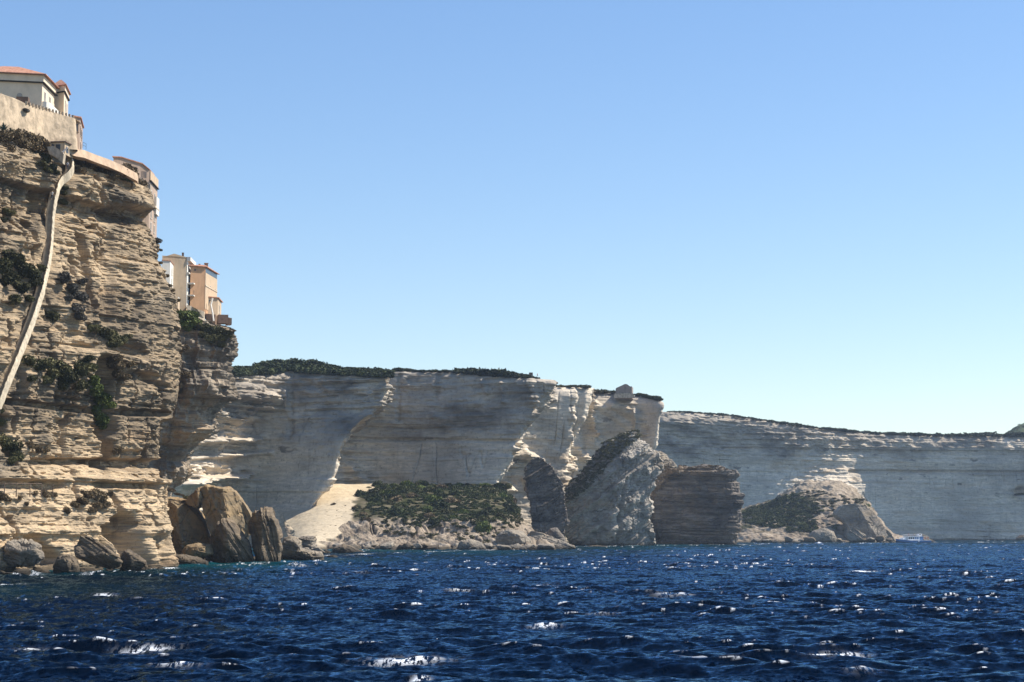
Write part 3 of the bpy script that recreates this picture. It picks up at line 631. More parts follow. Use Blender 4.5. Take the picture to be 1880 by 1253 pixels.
r = np.random.RandomState(77)
for i in range(44):
    px_ = r.uniform(-30, 300); D = 268+ (px_/330)*46 + r.uniform(-4, 6)
    scatter_rock(px_, D, r.uniform(-.5, .35), r.choice([.5, .8, 1.1, 1.6]), DKROCK, 'dark wet rock in the row along the foot of the near cliff', 'wet rocks along the foot of the near cliff', r)
for i in range(24):
    px_ = r.uniform(300, 620); D = 345 + (px_-300)/320*120 + r.uniform(-6, 6)
    scatter_rock(px_, D, r.uniform(-.5, .3), r.choice([.7, 1.0, 1.5, 2.0]), DKROCK, 'dark rock in the low reef running out from the ribbed spire', 'low reef of dark rocks by the spire', r)
for i in range(16):
    px_ = r.uniform(515, 592); D = 420+(px_-515)*1.4 + r.uniform(-8, 8)
    scatter_rock(px_, D, r.uniform(-.2, 2.2), r.choice([1.0, 1.6, 2.2]), BOULD, 'broken grey rock heaped between the spire and the sand slope', 'grey rocks between the spire and the sand slope', r)
for i in range(70):
    px_ = r.uniform(600, 1000); D = 652 + r.uniform(-3, 12)
    scatter_rock(px_, D, r.uniform(-.3, 1.6), r.choice([.7, 1.0, 1.5, 2.2, 2.8]), BOULD if r.rand() < .75 else DKROCK, 'boulder in the line along the waterline under the scrub terrace', 'boulders along the terrace waterline', r)
for i in range(54):
    px_ = r.uniform(1362, 1640); D = 1130 + r.uniform(-6, 14)
    scatter_rock(px_, D, r.uniform(-.3, 2.5), r.choice([1.2, 1.8, 2.6, 3.2, 4.2]), BOULD if r.rand() < .7 else DKROCK, 'boulder along the waterline under the scree mound', 'boulders along the scree mound waterline', r)

# ============================================================ VEGETATION
def foliage(nl, size, seed, lobes=9, flat=.75, spread=.62):
    """leaf faces spread through an uneven crown of unit radius"""
    r = np.random.RandomState(seed)
    c = r.normal(size=(lobes, 3)); c /= np.linalg.norm(c, axis=1, keepdims=True); c *= r.uniform(.15, spread, (lobes, 1)); c[:, 2] = np.abs(c[:, 2])*.8-.1
    rad = r.uniform(.28, .5, lobes)
    k = r.randint(lobes, size=nl)
    dv = r.normal(size=(nl, 3)); dv /= np.linalg.norm(dv, axis=1, keepdims=True)
    p = c[k]+dv*(rad[k]*r.uniform(.72, 1.06, nl))[:, None]
    p[:, 2] *= flat
    a = r.normal(size=(nl, 3)) + dv*.4; a /= np.linalg.norm(a, axis=1, keepdims=True)
    b = np.cross(a, r.normal(size=(nl, 3))); b /= np.linalg.norm(b, axis=1, keepdims=True)
    s = size*r.uniform(.6, 1.4, nl)[:, None]
    q = np.stack([p-a*s-b*s*.25, p+b*s*.55, p+a*s-b*s*.1, p-b*s*.5], 1).reshape(-1, 3)
    return q, np.arange(nl*4).reshape(-1, 4)
FOL = {}
def fol_mesh(kind, mat, nl, size, i, flat=.75):
    k = (kind, mat.name, i)
    if k not in FOL: 
        q, f = foliage(nl, size, 900+i*13+len(kind), flat=flat); FOL[k] = mesh_np('shrub', q, f, mat)
    return FOL[k]
def shrub(p, rad, mat, label, group=None, kind='near', r=random, zs=1.0, sink=.25):
    nl, size = {'near': (2400, .088), 'mid': (2600, .085)}[kind]
    o = bpy.data.objects.new('shrub', fol_mesh(kind, mat, nl, size, r.randrange(5))); COL.objects.link(o)
    o.location = (p[0], p[1], p[2]-rad*sink); o.scale = (rad*r.uniform(.85, 1.2), rad*r.uniform(.8, 1.1), rad*zs*r.uniform(.85, 1.15)); o.rotation_euler = (r.uniform(-.2, .2), r.uniform(-.2, .2), r.uniform(0, 6.3))
    tag(o, label, 'shrub', group)
rr = random.Random(5)
near_shrubs = [
 ('dark green shrub in the thicket beside the middle of the stairs', OLIVE, 'thicket beside the middle of the stairs', [(3, 485, 40), (22, 478, 38), (40, 492, 40), (58, 500, 34), (12, 515, 36), (35, 525, 34), (66, 520, 26), (28, 545, 24), (52, 545, 22), (75, 490, 22)]),
 ('greyish shrub trailing down the crack right of the stairs', GREYV, 'grey shrubs in the crack right of the stairs', [(118, 515, 26), (132, 525, 26), (145, 540, 24), (140, 562, 24), (150, 580, 20), (128, 545, 20), (152, 520, 16)]),
 ('small round dark shrub right beside the lower stairs', OLIVE, None, [(95, 577, 26)]),
 ('dark shrub on the ledge at the middle of the near cliff', OLIVE, 'dark shrubs on the middle ledge', [(172, 600, 20), (188, 607, 26), (205, 615, 30), (222, 622, 26), (212, 632, 22), (236, 618, 16)]),
 ('olive shrub in the broad belt across the lower near cliff', OLIVE, 'belt of shrubs across the lower near cliff', [(60, 662, 26), (78, 672, 32), (95, 682, 34), (112, 676, 34), (128, 690, 34), (145, 682, 34), (158, 672, 28), (88, 700, 24), (150, 704, 26), (118, 704, 24), (165, 655, 22), (60, 690, 18)]),
 ('dark brown shrub under the small overhang right of the shrub belt', DRY, 'shrubs under the small overhang', [(208, 662, 20), (222, 668, 26), (238, 672, 20), (215, 690, 20), (232, 694, 18)]),
 ('green shrub growing in the vertical cleft of the lower cliff', MAQB, 'green shrubs in the vertical cleft', [(178, 715, 26), (184, 735, 28), (182, 752, 26), (188, 770, 26), (186, 785, 20), (176, 696, 24), (196, 745, 18)]),
 ('dark green shrub at the left edge above the bare sandy bank', OLIVE, 'shrubs at the left edge above the bank', [(3, 812, 28), (16, 820, 30), (28, 832, 24), (24, 845, 16), (2, 775, 18), (4, 750, 16)]),
 ('dry brown shrub on the ledge right of the left edge thicket', DRY, 'dry shrubs on the low left ledge', [(58, 818, 18), (72, 824, 20), (86, 828, 16)]),
 ('small dry tuft on the ledge below the vertical cleft', DRY, None, [(214, 832, 20)]),
 ('brown shrub in the patch above the sea cave', DRY, 'brown shrub patch above the sea cave', [(160, 905, 22), (175, 908, 28), (190, 912, 26), (178, 928, 24), (196, 925, 18), (150, 915, 20), (138, 925, 18), (124, 935, 16), (205, 908, 12), (172, 940, 14)]),
 ('dry tuft along the path at the cliff foot', DRY, 'dry tufts along the foot path', [(5, 908, 20), (16, 915, 16), (38, 910, 11), (84, 902, 16), (100, 907, 13), (70, 908, 10), (52, 925, 9)]),
 ('brown shrub on the slope under the old rampart', DRY, 'brown shrubs under the rampart', [(8, 252, 26), (26, 252, 24), (44, 248, 26), (60, 244, 26), (74, 254, 24), (40, 266, 20), (62, 268, 22), (84, 272, 20), (20, 268, 18)]),
 ('dark shrub on the bank left of the top of the stairs', OLIVE, 'dark shrubs left of the stair top', [(80, 284, 20), (90, 294, 20), (98, 306, 18), (78, 298, 16), (90, 312, 14), (108, 318, 12)]),
 ('dry brown bush right of the stair top below the sloping wall', DRY, 'bushes below the sloping terracotta wall', [(146, 297, 22), (160, 300, 22), (152, 312, 16), (186, 304, 18), (198, 310, 22), (212, 312, 24), (226, 316, 24), (240, 320, 22), (250, 328, 18), (206, 322, 18), (176, 300, 12)]),
 ('green bush in front of the grey pink house wall', MAQB, None, [(232, 325, 18)]),
 ('dark shrub hanging by the middle of the upper stairs', OLIVE, 'dark shrubs by the upper stairs', [(122, 342, 14), (118, 356, 13), (116, 376, 14), (14, 385, 18), (24, 392, 14), (8, 400, 16)]),
 ('low tuft on the rock knob under the edge of the house', GREYV, None, [(297, 436, 12)]),
 ('dry shrub on the stepped rock edge left of the white house', DRY, 'dry shrubs on the rock edge by the white house', [(303, 462, 12), (302, 478, 14), (312, 520, 14), (322, 534, 14), (316, 505, 12), (330, 548, 12)]),
]
for label, mt, grp, pts in near_shrubs:
    for (a, b, s) in pts:
        p = pick('A', a, b, 5); s *= .65 if 'white house' in label else 1.35 if 'rampart' in label or 'sloping wall' in label or 'stair top' in label else 1; shrub(p, s/2*p[1]/F*1.75, mt, label, grp, 'near', rr, sink=.05)
for label, mt, grp, pts in [
 ('green shrub on the steep bank below the white and orange houses', MAQB, 'green shrubs below the houses', [(330, 572, 26), (342, 580, 30), (352, 574, 26), (338, 594, 26), (352, 594, 28), (326, 592, 22), (360, 586, 24)]),
 ('dark shrub along the top of the undercut headland', OLIVE, 'dark shrubs on the undercut headland', [(366, 598, 26), (378, 600, 26), (392, 604, 24), (404, 606, 24), (415, 610, 20), (420, 620, 18), (372, 614, 22), (388, 618, 22), (402, 622, 18), (410, 634, 14)]),
 ('brown shrub on the shaded face of the headland', DRY, 'brown shrubs on the shaded headland face', [(322, 625, 20), (328, 645, 20), (326, 665, 18), (332, 690, 20), (324, 705, 18), (330, 722, 14), (345, 640, 14)])]:
    for (a, b, s) in pts:
        p = pick('B', a, b, 5); shrub(p, s/2*p[1]/F*1.6, mt, label, grp, 'near', rr, sink=.05)
for i, (a, b, s) in enumerate([(296, 892, 22), (312, 900, 22), (328, 908, 18), (342, 914, 18), (356, 912, 14), (304, 908, 16)]):
    p = P(a, b, 396); shrub(p, s/2*p[1]/F*1.1, DRY if i % 3 else OLIVE, 'brown tuft on top of the leaning brown boulder', 'brown tufts on the leaning brown boulder', 'near', rr, .7, 0)
# terrace: shrubs one by one
Vt, tx, ty = SURF['T']
r = np.random.RandomState(15)
def region_pick(ok, n_, mind, V, sort=True):
    idx = np.where(ok)[0]; r.shuffle(idx); out = []
    for i in idx[:40000]:
        p = V[i]
        if all((p[0]-q[0])**2+(p[1]-q[1])**2+(p[2]-q[2])**2 > mind*mind for q in out):
            out.append(p)
            if len(out) >= n_: break
    return out
def scrub_mass(V, ok, n_, mind, rad, mat, label, nl=260, sz=.16, zs=.9):
    Q = []
    for p in region_pick(ok, n_, mind, V):
        q, f = foliage(nl, sz, r.randint(1 << 30), lobes=7); Q.append(q*r.uniform(*rad)*np.array([1.1, 1, zs])+p)
    W = np.concatenate(Q); tag(put('scrub', W, np.arange(len(W)).reshape(-1, 4), mat), label, 'scrub', None, 'stuff')
def scrub_set(V, ok, n_, mind, rad, mats, label, grp, zs=.9):
    for p in region_pick(ok, n_, mind, V):
        mt = mats[r.randint(len(mats))]; shrub(p, r.uniform(*rad), mt, label, grp, 'mid', rr, zs)
ledge = np.interp(tx, [640, 670, 690, 760, 850, 930, 960], [932, 938, 952, 962, 970, 972, 945])
left = np.interp(ty, [885, 930, 950, 970], [676, 668, 688, 700])
lob = fbm(tx/28, ty/14, 0, 3, 77); left = left+26*lob; ledge = ledge+16*fbm(tx/34, 0, 0, 3, 78)
okT = (tx > left) & (tx < 950) & (ty < ledge) & (ty > 880) & (Vt[:, 1] < 776)
scrub_set(Vt, okT, 48, 4.8, (3.0, 5.2), [MAQ, MAQB, OLIVE, DRY, MAQ], 'shrub in the dense scrub on the terrace', 'dense scrub on the terrace', 1.25)
scrub_mass(Vt, okT, 950, .8, (1.0, 1.8), MAQ, 'dense low scrub filling the terrace between the larger shrubs', zs=.9)
okT = (tx > 650) & (tx < 960) & (ty > ledge-2) & (ty < ledge+22)
scrub_mass(Vt, okT, 150, 1.4, (.7, 1.9), OLIVE, 'small shrubs clinging to the eroded face under the terrace', zs=.8)
for i in range(14):
    a = 690+18.5*i + rr.uniform(-5, 5); p = P(a, 0, 774); p = PZ(a, (978-893)/F*774+6, 774); shrub(p, rr.uniform(2.2, 3.8), [MAQ, OLIVE, MAQB][i % 3], 'rounded shrub along the back edge of the terrace at the cliff foot', 'shrubs along the back edge of the terrace', 'mid', rr, 1.0, .1)
for i in range(16):
    b = rr.uniform(905, 985); a = np.interp(b, [895, 1000], [650, 590]) + rr.uniform(-28, 10); p = pick('T', a, b, 5); shrub(p, rr.uniform(.3, .8), DRY, 'tiny dry tuft scattered on the pale sand slope', 'tiny tufts on the sand slope', 'mid', rr, .7)
for (a, b, s, l) in [(614, 922, 13, 'small grey shrub alone high on the pale sand slope'), (652, 927, 22, 'brown bush at the right edge of the pale sand slope'), (664, 940, 24, 'brown bush at the right edge of the pale sand slope'), (676, 950, 20, 'brown bush at the right edge of the pale sand slope'), (634, 924, 5, 'tiny tuft in the middle of the pale sand slope')]:
    p = pick('T', a, b, 5); shrub(p, s/2*p[1]/F*1.2, DRY, l, 'brown bushes at the right edge of the sand slope' if l.startswith('brown') else None, 'mid', rr)
Vm, mx, my = SURF['M']
okM = (mx > 1366) & (mx < 1500) & (my > np.interp(mx, [1366, 1420, 1455, 1500], [938, 922, 905, 925])) & (my < np.interp(mx, [1366, 1440, 1500], [958, 975, 978]))
scrub_set(Vm, okM, 22, 5, (3.0, 4.8), [MAQ, MAQ, OLIVE], 'dark shrub on the left flank of the scree mound', 'shrubs on the left flank of the scree mound')
scrub_mass(Vm, okM, 420, 1.3, (1.8, 3.2), MAQ, 'low dark scrub covering the left flank of the scree mound')
okM = (mx > 1450) & (mx < 1592) & (my > np.interp(mx, [1450, 1500, 1592], [905, 900, 915])) & (my < 948)
scrub_mass(Vm, okM, 110, 2.2, (1.4, 2.8), OLIVE, 'patchy scrub near the top of the scree mound', zs=.7)
scrub_set(Vm, okM, 12, 4.5, (2, 3.6), [MAQB, OLIVE, MAQ], 'green shrub near the top of the scree mound', 'shrubs near the top of the scree mound', .6)
okM = (mx > 1505) & (mx < 1545) & (my > 930) & (my < 975)
scrub_set(Vm, okM, 8, 4.0, (2.4, 3.8), [MAQ, MAQB], 'dark shrub in the hollow left of the smooth triangular slab', 'shrubs in the hollow by the smooth slab')
# scrub down the shoulder of the big leaning rock, on the stack, by the slab
Vl, lx, ly = SURF['huge tilted limestone rock with scrub down its sloping left shoulder']
sh = np.interp(lx, [1030, 1042, 1078, 1112, 1142, 1166], [930, 897, 856, 820, 802, 796])
okL = (lx > 1040) & (lx < 1172) & (ly < sh+np.interp(lx, [1040, 1080, 1110, 1150, 1172], [26, 42, 40, 22, 10])) & (Vl[:, 1] < 856)
scrub_mass(Vl, okL, 330, 1.0, (1.0, 2.0), OLIVE, 'dark scrub down the sloping shoulder of the huge tilted rock', nl=170)
Vs, sx_, sy_ = SURF['block shaped dark banded sea stack with a flat scrubby top']
okS = (sx_ > 1196) & (sx_ < 1345) & (sy_ < np.interp(sx_, [1195, 1210, 1230, 1255, 1290, 1345], [925, 900, 882, 868, 860, 866])) & (Vs[:, 1] < 972)
scrub_mass(Vs, okS, 170, 1.2, (.8, 1.6), DRY, 'brown scrub on the flat top of the dark sea stack', zs=.6)
for (a, b, D, s, mt) in [(1030, 882, 880, 24, MAQ), (1022, 872, 880, 12, OLIVE), (1036, 890, 880, 16, MAQ)]:
    p = P(a, b, D); shrub(p, s/2*p[1]/F, mt, 'dark bush in the gap between slanting slab and huge tilted rock', 'dark bushes in the gap behind the slab', 'mid', rr, .8, 0)
p = P(1872, 908, 1422); shrub(p, 5, MAQ, 'dark bush on the far cliff face at the right edge', None, 'mid', rr, .5, 0)

# cliff-top maquis, one mass per cliff (nobody could count it)
def top_scrub(edge, hs, depth, dens, mat, name, label, rad=(1.2, 2.4), nl=90, sz=.17, plat=((0, 0), (4, .3), (12, .8), (60, 1.2))):
    """edge: list of (px, py, D) along the brink; hs: height of the scrub above the ground"""
    E = np.array([P(*q) for q in edge]); L = np.concatenate([[0], np.cumsum(np.linalg.norm(np.diff(E, axis=0), axis=1))])
    nb = int(L[-1]*dens); r = np.random.RandomState(len(name)*7+nb); VV = []
    for i in range(nb):
        t = r.uniform(0, L[-1]); e = np.array([np.interp(t, L, E[:, k]) for k in range(3)]); h = np.interp(t, L, hs)
        u = r.rand()**1.3*depth - .8; q, f = foliage(nl, sz, r.randint(1 << 30), lobes=6)
        rd = h*.62*r.uniform(.5, 1.15)*(.9+.42*float(vn(e[0]/8, e[1]/8+u/8, 0, 5)))
        pos = e + np.array([e[0]/e[1]*u, u, np.interp(u, [a for a, b in plat], [b for a, b in plat])+.25*rd])
        VV.append(q*rd*np.array([1.25, 1.2, .95]) + pos)
    V = np.concatenate(VV); o = put(name, V, np.arange(len(V)).reshape(-1, 4), mat)
    tag(o, label, 'scrub', None, 'stuff')
def brow(C, a, b, n=40, k=3):
    row = C[k]; px, py = proj(row); xs = np.linspace(a, b, n); return [(x, np.interp(x, px[:-2], py[:-2]), np.interp(x, px[:-2], row[:-2, 1])) for x in xs]
top_scrub(brow(C1, 330, 722), np.interp(np.linspace(330, 722, 40), [330, 415, 475, 490, 600, 660, 700, 722], [3.0, 4.2, 4.4, 5.6, 5.4, 5.0, 3.4, 2.0]), 18, 8, MAQ, 'maquis_scrub', 'dense dark maquis along the brink beside the near headland', nl=150, sz=.19, plat=((0, 0), (4, 1.5), (12, 3.4), (60, 4.5)))
top_scrub(brow(C2, 722, 990), np.interp(np.linspace(722, 990, 40), [722, 760, 790, 830, 845, 865, 920, 950, 990], [2.6, 3.0, 2.4, 3.0, 5.4, 6.2, 5.6, 4.2, 1.2]), 16, 8, MAQ, 'maquis_scrub', 'dark maquis along the brink of the broad grey cliff bay', nl=150, sz=.19)
top_scrub(brow(C3, 1005, 1082), np.linspace(3.4, 2.4, 40), 14, 6, OLIVE, 'maquis_scrub', 'low olive scrub on the brink above the lighter cliff panel', nl=120, sz=.2)
top_scrub(brow(C4, 1088, 1130), np.linspace(3.2, 2.4, 40), 12, 6, OLIVE, 'maquis_scrub', 'low scrub left of the stone chapel', nl=120, sz=.2)
top_scrub(brow(C4, 1162, 1214), np.interp(np.linspace(0, 1, 40), [0, .25, .45, .58, .75, .9, 1], [1.4, 4.0, 4.2, 2.2, 4.2, 3.4, .8]), 8, 6, MAQ, 'maquis_scrub', 'rounded dark scrub right of the stone chapel', nl=150, sz=.19)
top_scrub(brow(C5, 1225, 1900, 60), np.interp(np.linspace(1225, 1900, 60), [1225, 1330, 1450, 1500, 1600, 1700, 1800, 1900], [2.0, 2.8, 4.0, 4.0, 3.4, 4.0, 5, 7]), 26, 4.2, MAQ, 'maquis_scrub', 'thin dark scrub along the top of the long far cliff', nl=120, sz=.2)
# distant green hill beyond the right end
hx = np.linspace(1780, 2100, 60); row = []
for k, (f, dD) in enumerate([(0, 0), (.5, 20), (.85, 45), (1, 90)]):
    row.append([PZ(a, 70 + f*(np.interp(a, [1780, 1815, 1840, 1865, 1890, 1950, 2100], [12, 20, 27, 35, 42, 58, 80])), 1720+dD) for a in hx])
Bh = net(np.array(row), 60, 120, .5, .2); Bh[..., 2] += 2.2*fbm(Bh[..., 0]/9, Bh[..., 1]/9, 0, 3, 44)
hm = leaf_mat('hill_scrub', (.03, .04, .014), (.05, .065, .022), (.08, .09, .035), .12)
tag(put('hill', Bh.reshape(-1, 3), grid_faces(60, 120), hm), 'scrubby green hill rising beyond the far cliff', None, None, 'structure')
qs = []; r = np.random.RandomState(3)
for i in range(420):
    j, k = r.randint(60), r.randint(120); q, f = foliage(60, .17, r.randint(1 << 30), lobes=5); qs.append(q*r.uniform(2, 3.4)+Bh[j, k])
V = np.concatenate(qs); tag(put('maquis_scrub', V, np.arange(len(V)).reshape(-1, 4), MAQ), 'scrub covering the distant green hill', 'scrub', None, 'stuff')

# agaves under the rampart
def agave(loc, R, label, seed):
    r = np.random.RandomState(seed); V = []; Fq = []
    for i in range(34):
        az = r.uniform(0, 6.28); el = r.uniform(.15, 1.35); L = R*r.uniform(.75, 1.1); w = R*.075
        d0 = np.array([math.cos(az)*math.cos(el), math.sin(az)*math.cos(el), math.sin(el)]); sd = np.array([-math.sin(az), math.cos(az), 0])
        b = len(V)
        for t, ww in ((0, .7), (.35, 1.0), (.7, .7), (1.0, .05)):
            c = d0*L*t + np.array([0, 0, -.22*L*t*t*math.cos(el)])
            up = np.array([0, 0, .35*w*ww])
            V += [c-sd*w*ww+up, c-up*.6, c+sd*w*ww+up]
        for s in range(3):
            for e in range(2): Fq.append((b+s*3+e, b+s*3+e+1, b+s*3+e+4, b+s*3+e+3))
    o = link('agave', mesh_np('agave', np.array(V), Fq, AGAVE), None, loc); tag(o, label, 'agave', 'agaves under the old rampart')
for i, (a, b, s) in enumerate([(2, 240, 24), (14, 236, 26), (26, 242, 24), (36, 248, 18), (-12, 238, 24)]):
    p = pick('A', a, b+4, 6); agave(p+np.array([0, -.8, 0]), s*p[1]/F*.75, 'spiky blue green agave on the slope under the old rampart', i)

# ============================================================ BUILDINGS
BOXF = [(0, 1, 3, 2), (4, 6, 7, 5), (0, 4, 5, 1), (2, 3, 7, 6), (0, 2, 6, 4), (1, 5, 7, 3)]
def boxv(o, a, b, c):
    o, a, b, c = map(np.asarray, (o, a, b, c))
    return np.array([o+i*a+j*b+k*c for i in (0, 1) for j in (0, 1) for k in (0, 1)])
class MB:
    def __init__(s): s.V = []; s.F = []; s.n = 0
    def add(s, V, Fq):
        for v in V: s.V.append(np.asarray(v, float))
        for f in Fq: s.F.append(tuple(i+s.n for i in f))
        s.n += len(V); return s
    def box(s, o, a, b, c): return s.add(boxv(o, a, b, c), BOXF)
    def cbox(s, c, dx, dy, dz, rot=0):
        ca, sa = math.cos(rot), math.sin(rot); ex = np.array([ca, sa, 0])*dx; ey = np.array([-sa, ca, 0])*dy; ez = np.array([0, 0, dz])
        return s.box(np.asarray(c)-ex/2-ey/2-ez/2, ex, ey, ez)
    def prism(s, poly, up):
        """poly: list of 3D points (ring), extruded by the vector up"""
        n = len(poly); V = [np.asarray(p, float) for p in poly]; V += [p+np.asarray(up) for p in V]
        return s.add(V, [tuple(range(n))[::-1], tuple(range(n, 2*n))]+[(i, (i+1) % n, n+(i+1) % n, n+i) for i in range(n)])
    def tube(s, pts, r, k=8):
        pts = [np.asarray(p, float) for p in pts]; b = s.n
        V = []; 
        for i, p in enumerate(pts):
            d = pts[min(i+1, len(pts)-1)]-pts[max(i-1, 0)]; d /= np.linalg.norm(d)+1e-9
            a = np.cross(d, [0, 0, 1] if abs(d[2]) < .9 else [1, 0, 0]); a /= np.linalg.norm(a); c = np.cross(d, a)
            rr_ = r[i] if hasattr(r, '__len__') else r
            V += [p+rr_*(math.cos(q)*a+math.sin(q)*c) for q in np.linspace(0, 2*math.pi, k, endpoint=False)]
        Fq = [(i*k+j, i*k+(j+1) % k, (i+1)*k+(j+1) % k, (i+1)*k+j) for i in range(len(pts)-1) for j in range(k)]
        Fq += [tuple(range(k)), tuple(range((len(pts)-1)*k, len(pts)*k))[::-1]]
        return s.add(V, Fq)
    def build(s, name, mat, parent=None, bevel=0):
        V = np.array(s.V); b = np.array(parent['_b']) if parent is not None else np.array([V[:, 0].mean(), V[:, 1].mean(), V[:, 2].min()])
        me = bpy.data.meshes.new(name); me.from_pydata([tuple(v) for v in V-b], [], s.F); me.update()
        bm = bmesh.new(); bm.from_mesh(me); bmesh.ops.recalc_face_normals(bm, faces=bm.faces); 
        if bevel: bmesh.ops.bevel(bm, geom=bm.edges[:], offset=bevel, segments=2, affect='EDGES', profile=.5, clamp_overlap=True)
        bm.to_mesh(me); bm.free()
        me.materials.append(mat); return link(name, me, parent, None if parent is not None else b)
def root(name, loc, label, cat, group=None):
    o = empty(name, loc, label, cat, group); o['_b'] = list(map(float, loc)); return o
UP = np.array([0, 0, 1.0])
class House:
    def __init__(s, name, A, Bc, C, z0, z1, label, cat='house'):
        """A, Bc, C = (px, D): left corner, corner nearest the camera, right corner (plan), walls z0..z1"""
        zm = z1
        s.A, s.B, s.C = [PZ(q[0], zm, q[1])*[1, 1, 0] for q in (A, Bc, C)]
        s.Dp = s.A+s.C-s.B; s.z0, s.z1 = z0, z1
        s.r = root(name, s.B*.5+s.Dp*.5+UP*z0, label, cat)
        s.el = s.B-s.A; s.Ll = np.linalg.norm(s.el); s.el /= s.Ll; s.nl = np.array([s.el[1], -s.el[0], 0])
        s.er = s.C-s.B; s.Lr = np.linalg.norm(s.er); s.er /= s.Lr; s.nr = np.array([s.er[1], -s.er[0], 0])
    def walls(s, mat, z0=None, z1=None):
        z0 = s.z0 if z0 is None else z0; z1 = s.z1 if z1 is None else z1
        MB().prism([p+UP*z0 for p in (s.A, s.B, s.C, s.Dp)], UP*(z1-z0)).build('wall', mat, s.r)
    def at(s, face, t): return (s.A+s.el*t, s.el, s.nl) if face == 'l' else (s.B+s.er*t, s.er, s.nr)
    def fbox(s, mb, face, t0, t1, z0, z1, o0, o1):
        p, e, n = s.at(face, t0)
        return mb.box(p+n*o0+UP*z0, e*(t1-t0), n*(o1-o0), UP*(z1-z0))
    def window(s, face, t, z, w, h, frame=STUCCO_W, glass=GLASSM, shutters=None, sill=True):
        fr = MB(); f = .09
        for a, b, c, d in ((t-w/2-f, t-w/2, z-f, z+h+f), (t+w/2, t+w/2+f, z-f, z+h+f), (t-w/2, t+w/2, z+h, z+h+f), (t-w/2, t+w/2, z-f, z), (t-.03, t+.03, z, z+h)):
            s.fbox(fr, face, a, b, c, d, -.02, .05)
        fo = fr.build('window', frame, s.r)
        g = MB(); s.fbox(g, face, t-w/2, t+w/2, z, z+h, -.02, .015); fo['_b'] = list(s.r['_b'])
        g.build('pane', glass, fo)
        if sill:
            q = MB(); s.fbox(q, face, t-w/2-.15, t+w/2+.15, z-f-.1, z-f-.004, -.02, .16); q.build('sill', frame, fo)
        if shutters:
            for a, b in ((t-w/2-f-.45, t-w/2-f-.01), (t+w/2+f+.01, t+w/2+f+.45)):
                q = MB(); s.fbox(q, face, a, b, z-.05, z+h+.05, -.02, .07); q.build('shutter', shutters, fo)
    def slab(s, name, mat, z0, z1, o=.3, parent=None):
        c = (s.A+s.B+s.C+s.Dp)/4
        poly = [s.A-s.el*o-s.er*o, s.B+s.el*o-s.er*o, s.C+s.el*o+s.er*o, s.Dp-s.el*o+s.er*o]
        return MB().prism([p+UP*z0 for p in poly], UP*(z1-z0)).build(name, mat, s.r)
    def hip(s, z, rise, o=.5, ridge=.0):
        poly = [p+UP*z for p in (s.A-s.el*o-s.er*o, s.B+s.el*o-s.er*o, s.C+s.el*o+s.er*o, s.Dp-s.el*o+s.er*o)]
        c = sum(poly)/4; a = c-s.el*ridge+UP*rise; b = c+s.el*ridge+UP*rise
        low = [p-UP*.14 for p in poly]
        V = poly+[a, b]+low
        Fq = [(0, 1, 5, 4), (1, 2, 5), (2, 3, 4, 5), (3, 0, 4), (9, 8, 7, 6), (0, 6, 7, 1), (1, 7, 8, 2), (2, 8, 9, 3), (3, 9, 6, 0)]
        return MB().add(V, Fq).build('roof', TILE, s.r)
def zat(px, py, D): return P(px, py, D)[2]
def chimney(h, p, w, z0, z1, mat):
    m = MB(); m.cbox(p+UP*(z0+z1)/2, w, w, z1-z0, .3); m.cbox(p+UP*(z1+.06), w*1.25, w*1.25, .12, .3)
    m.build('chimney', mat, h.r)

# ---- villa: two hipped blocks
e = zat(80, 139, 312)
h = House('villa', (-62, 309.5), (78, 312), (100.5, 321), e-7.6, e, 'cream villa with red hipped tile roof and rounded balcony on the old rampart', 'villa')
h.walls(STUCCO)
h.slab('attic_band', STUCCO, e-1.15, e-.02, .25); h.slab('cornice', DARKT, e-1.33, e-1.155, .42)
h.hip(e+.14, 2.2, .75, 1.2)
h.window('r', 2.0, e-3.9, .9, 1.5); h.window('r', 5.6, e-3.9, .9, 1.5)
m = MB(); s0, _, _ = h.at('l', h.Ll-3.6); ring = [s0+h.nl*.03+h.el*(.45*math.cos(q))+UP*(e-3.6+.45*math.sin(q)) for q in np.linspace(0, 6.283, 20, endpoint=False)]
m.prism(ring, h.nl*.03); m.build('medallion', plain('medallion_grey', (.42, .37, .31)), h.r)
bal = MB(); pts = []
for q in np.linspace(-1.2, 1.57, 12): pts.append(h.B+h.er*(1.4-1.3*math.cos(q)*.6)+h.nr*(1.0*math.cos(q)*1.0))
p0 = h.B+h.er*.2; outer = [p0+h.nr*.02, p0+h.nr*.7+h.er*.1, p0+h.nr*1.05+h.er*.6, p0+h.nr*1.1+h.er*1.5, p0+h.nr*1.1+h.er*7.6, p0+h.nr*.02+h.er*7.6]
bal.prism([q+UP*(e-5.5) for q in outer], UP*.22)
for a, b in zip(outer[:-1], outer[1:]):
    dv = b-a; nn = np.array([-dv[1], dv[0], 0])/np.linalg.norm(dv)*.14; bal.box(a+UP*(e-5.3), dv, nn, UP*.95)
bal.build('balcony', STUCCO_W, h.r)
# rear block
e2 = zat(118, 158, 321.5)
h2 = House('villa', (96, 323), (118, 321.5), (125.5, 328), e2-7.5, e2, 'smaller rear block of the villa with its own red tile roof', 'villa')
h2.walls(STUCCO); h2.slab('attic_band', STUCCO, e2-.95, e2-.02, .22); h2.slab('cornice', DARKT, e2-1.12, e2-.955, .36); h2.hip(e2+.12, 1.9, .6, .2)
h2.window('r', 2.1, e2-4.3, .9, 2.2); h2.window('r', 4.6, e2-4.3, .9, 2.2)

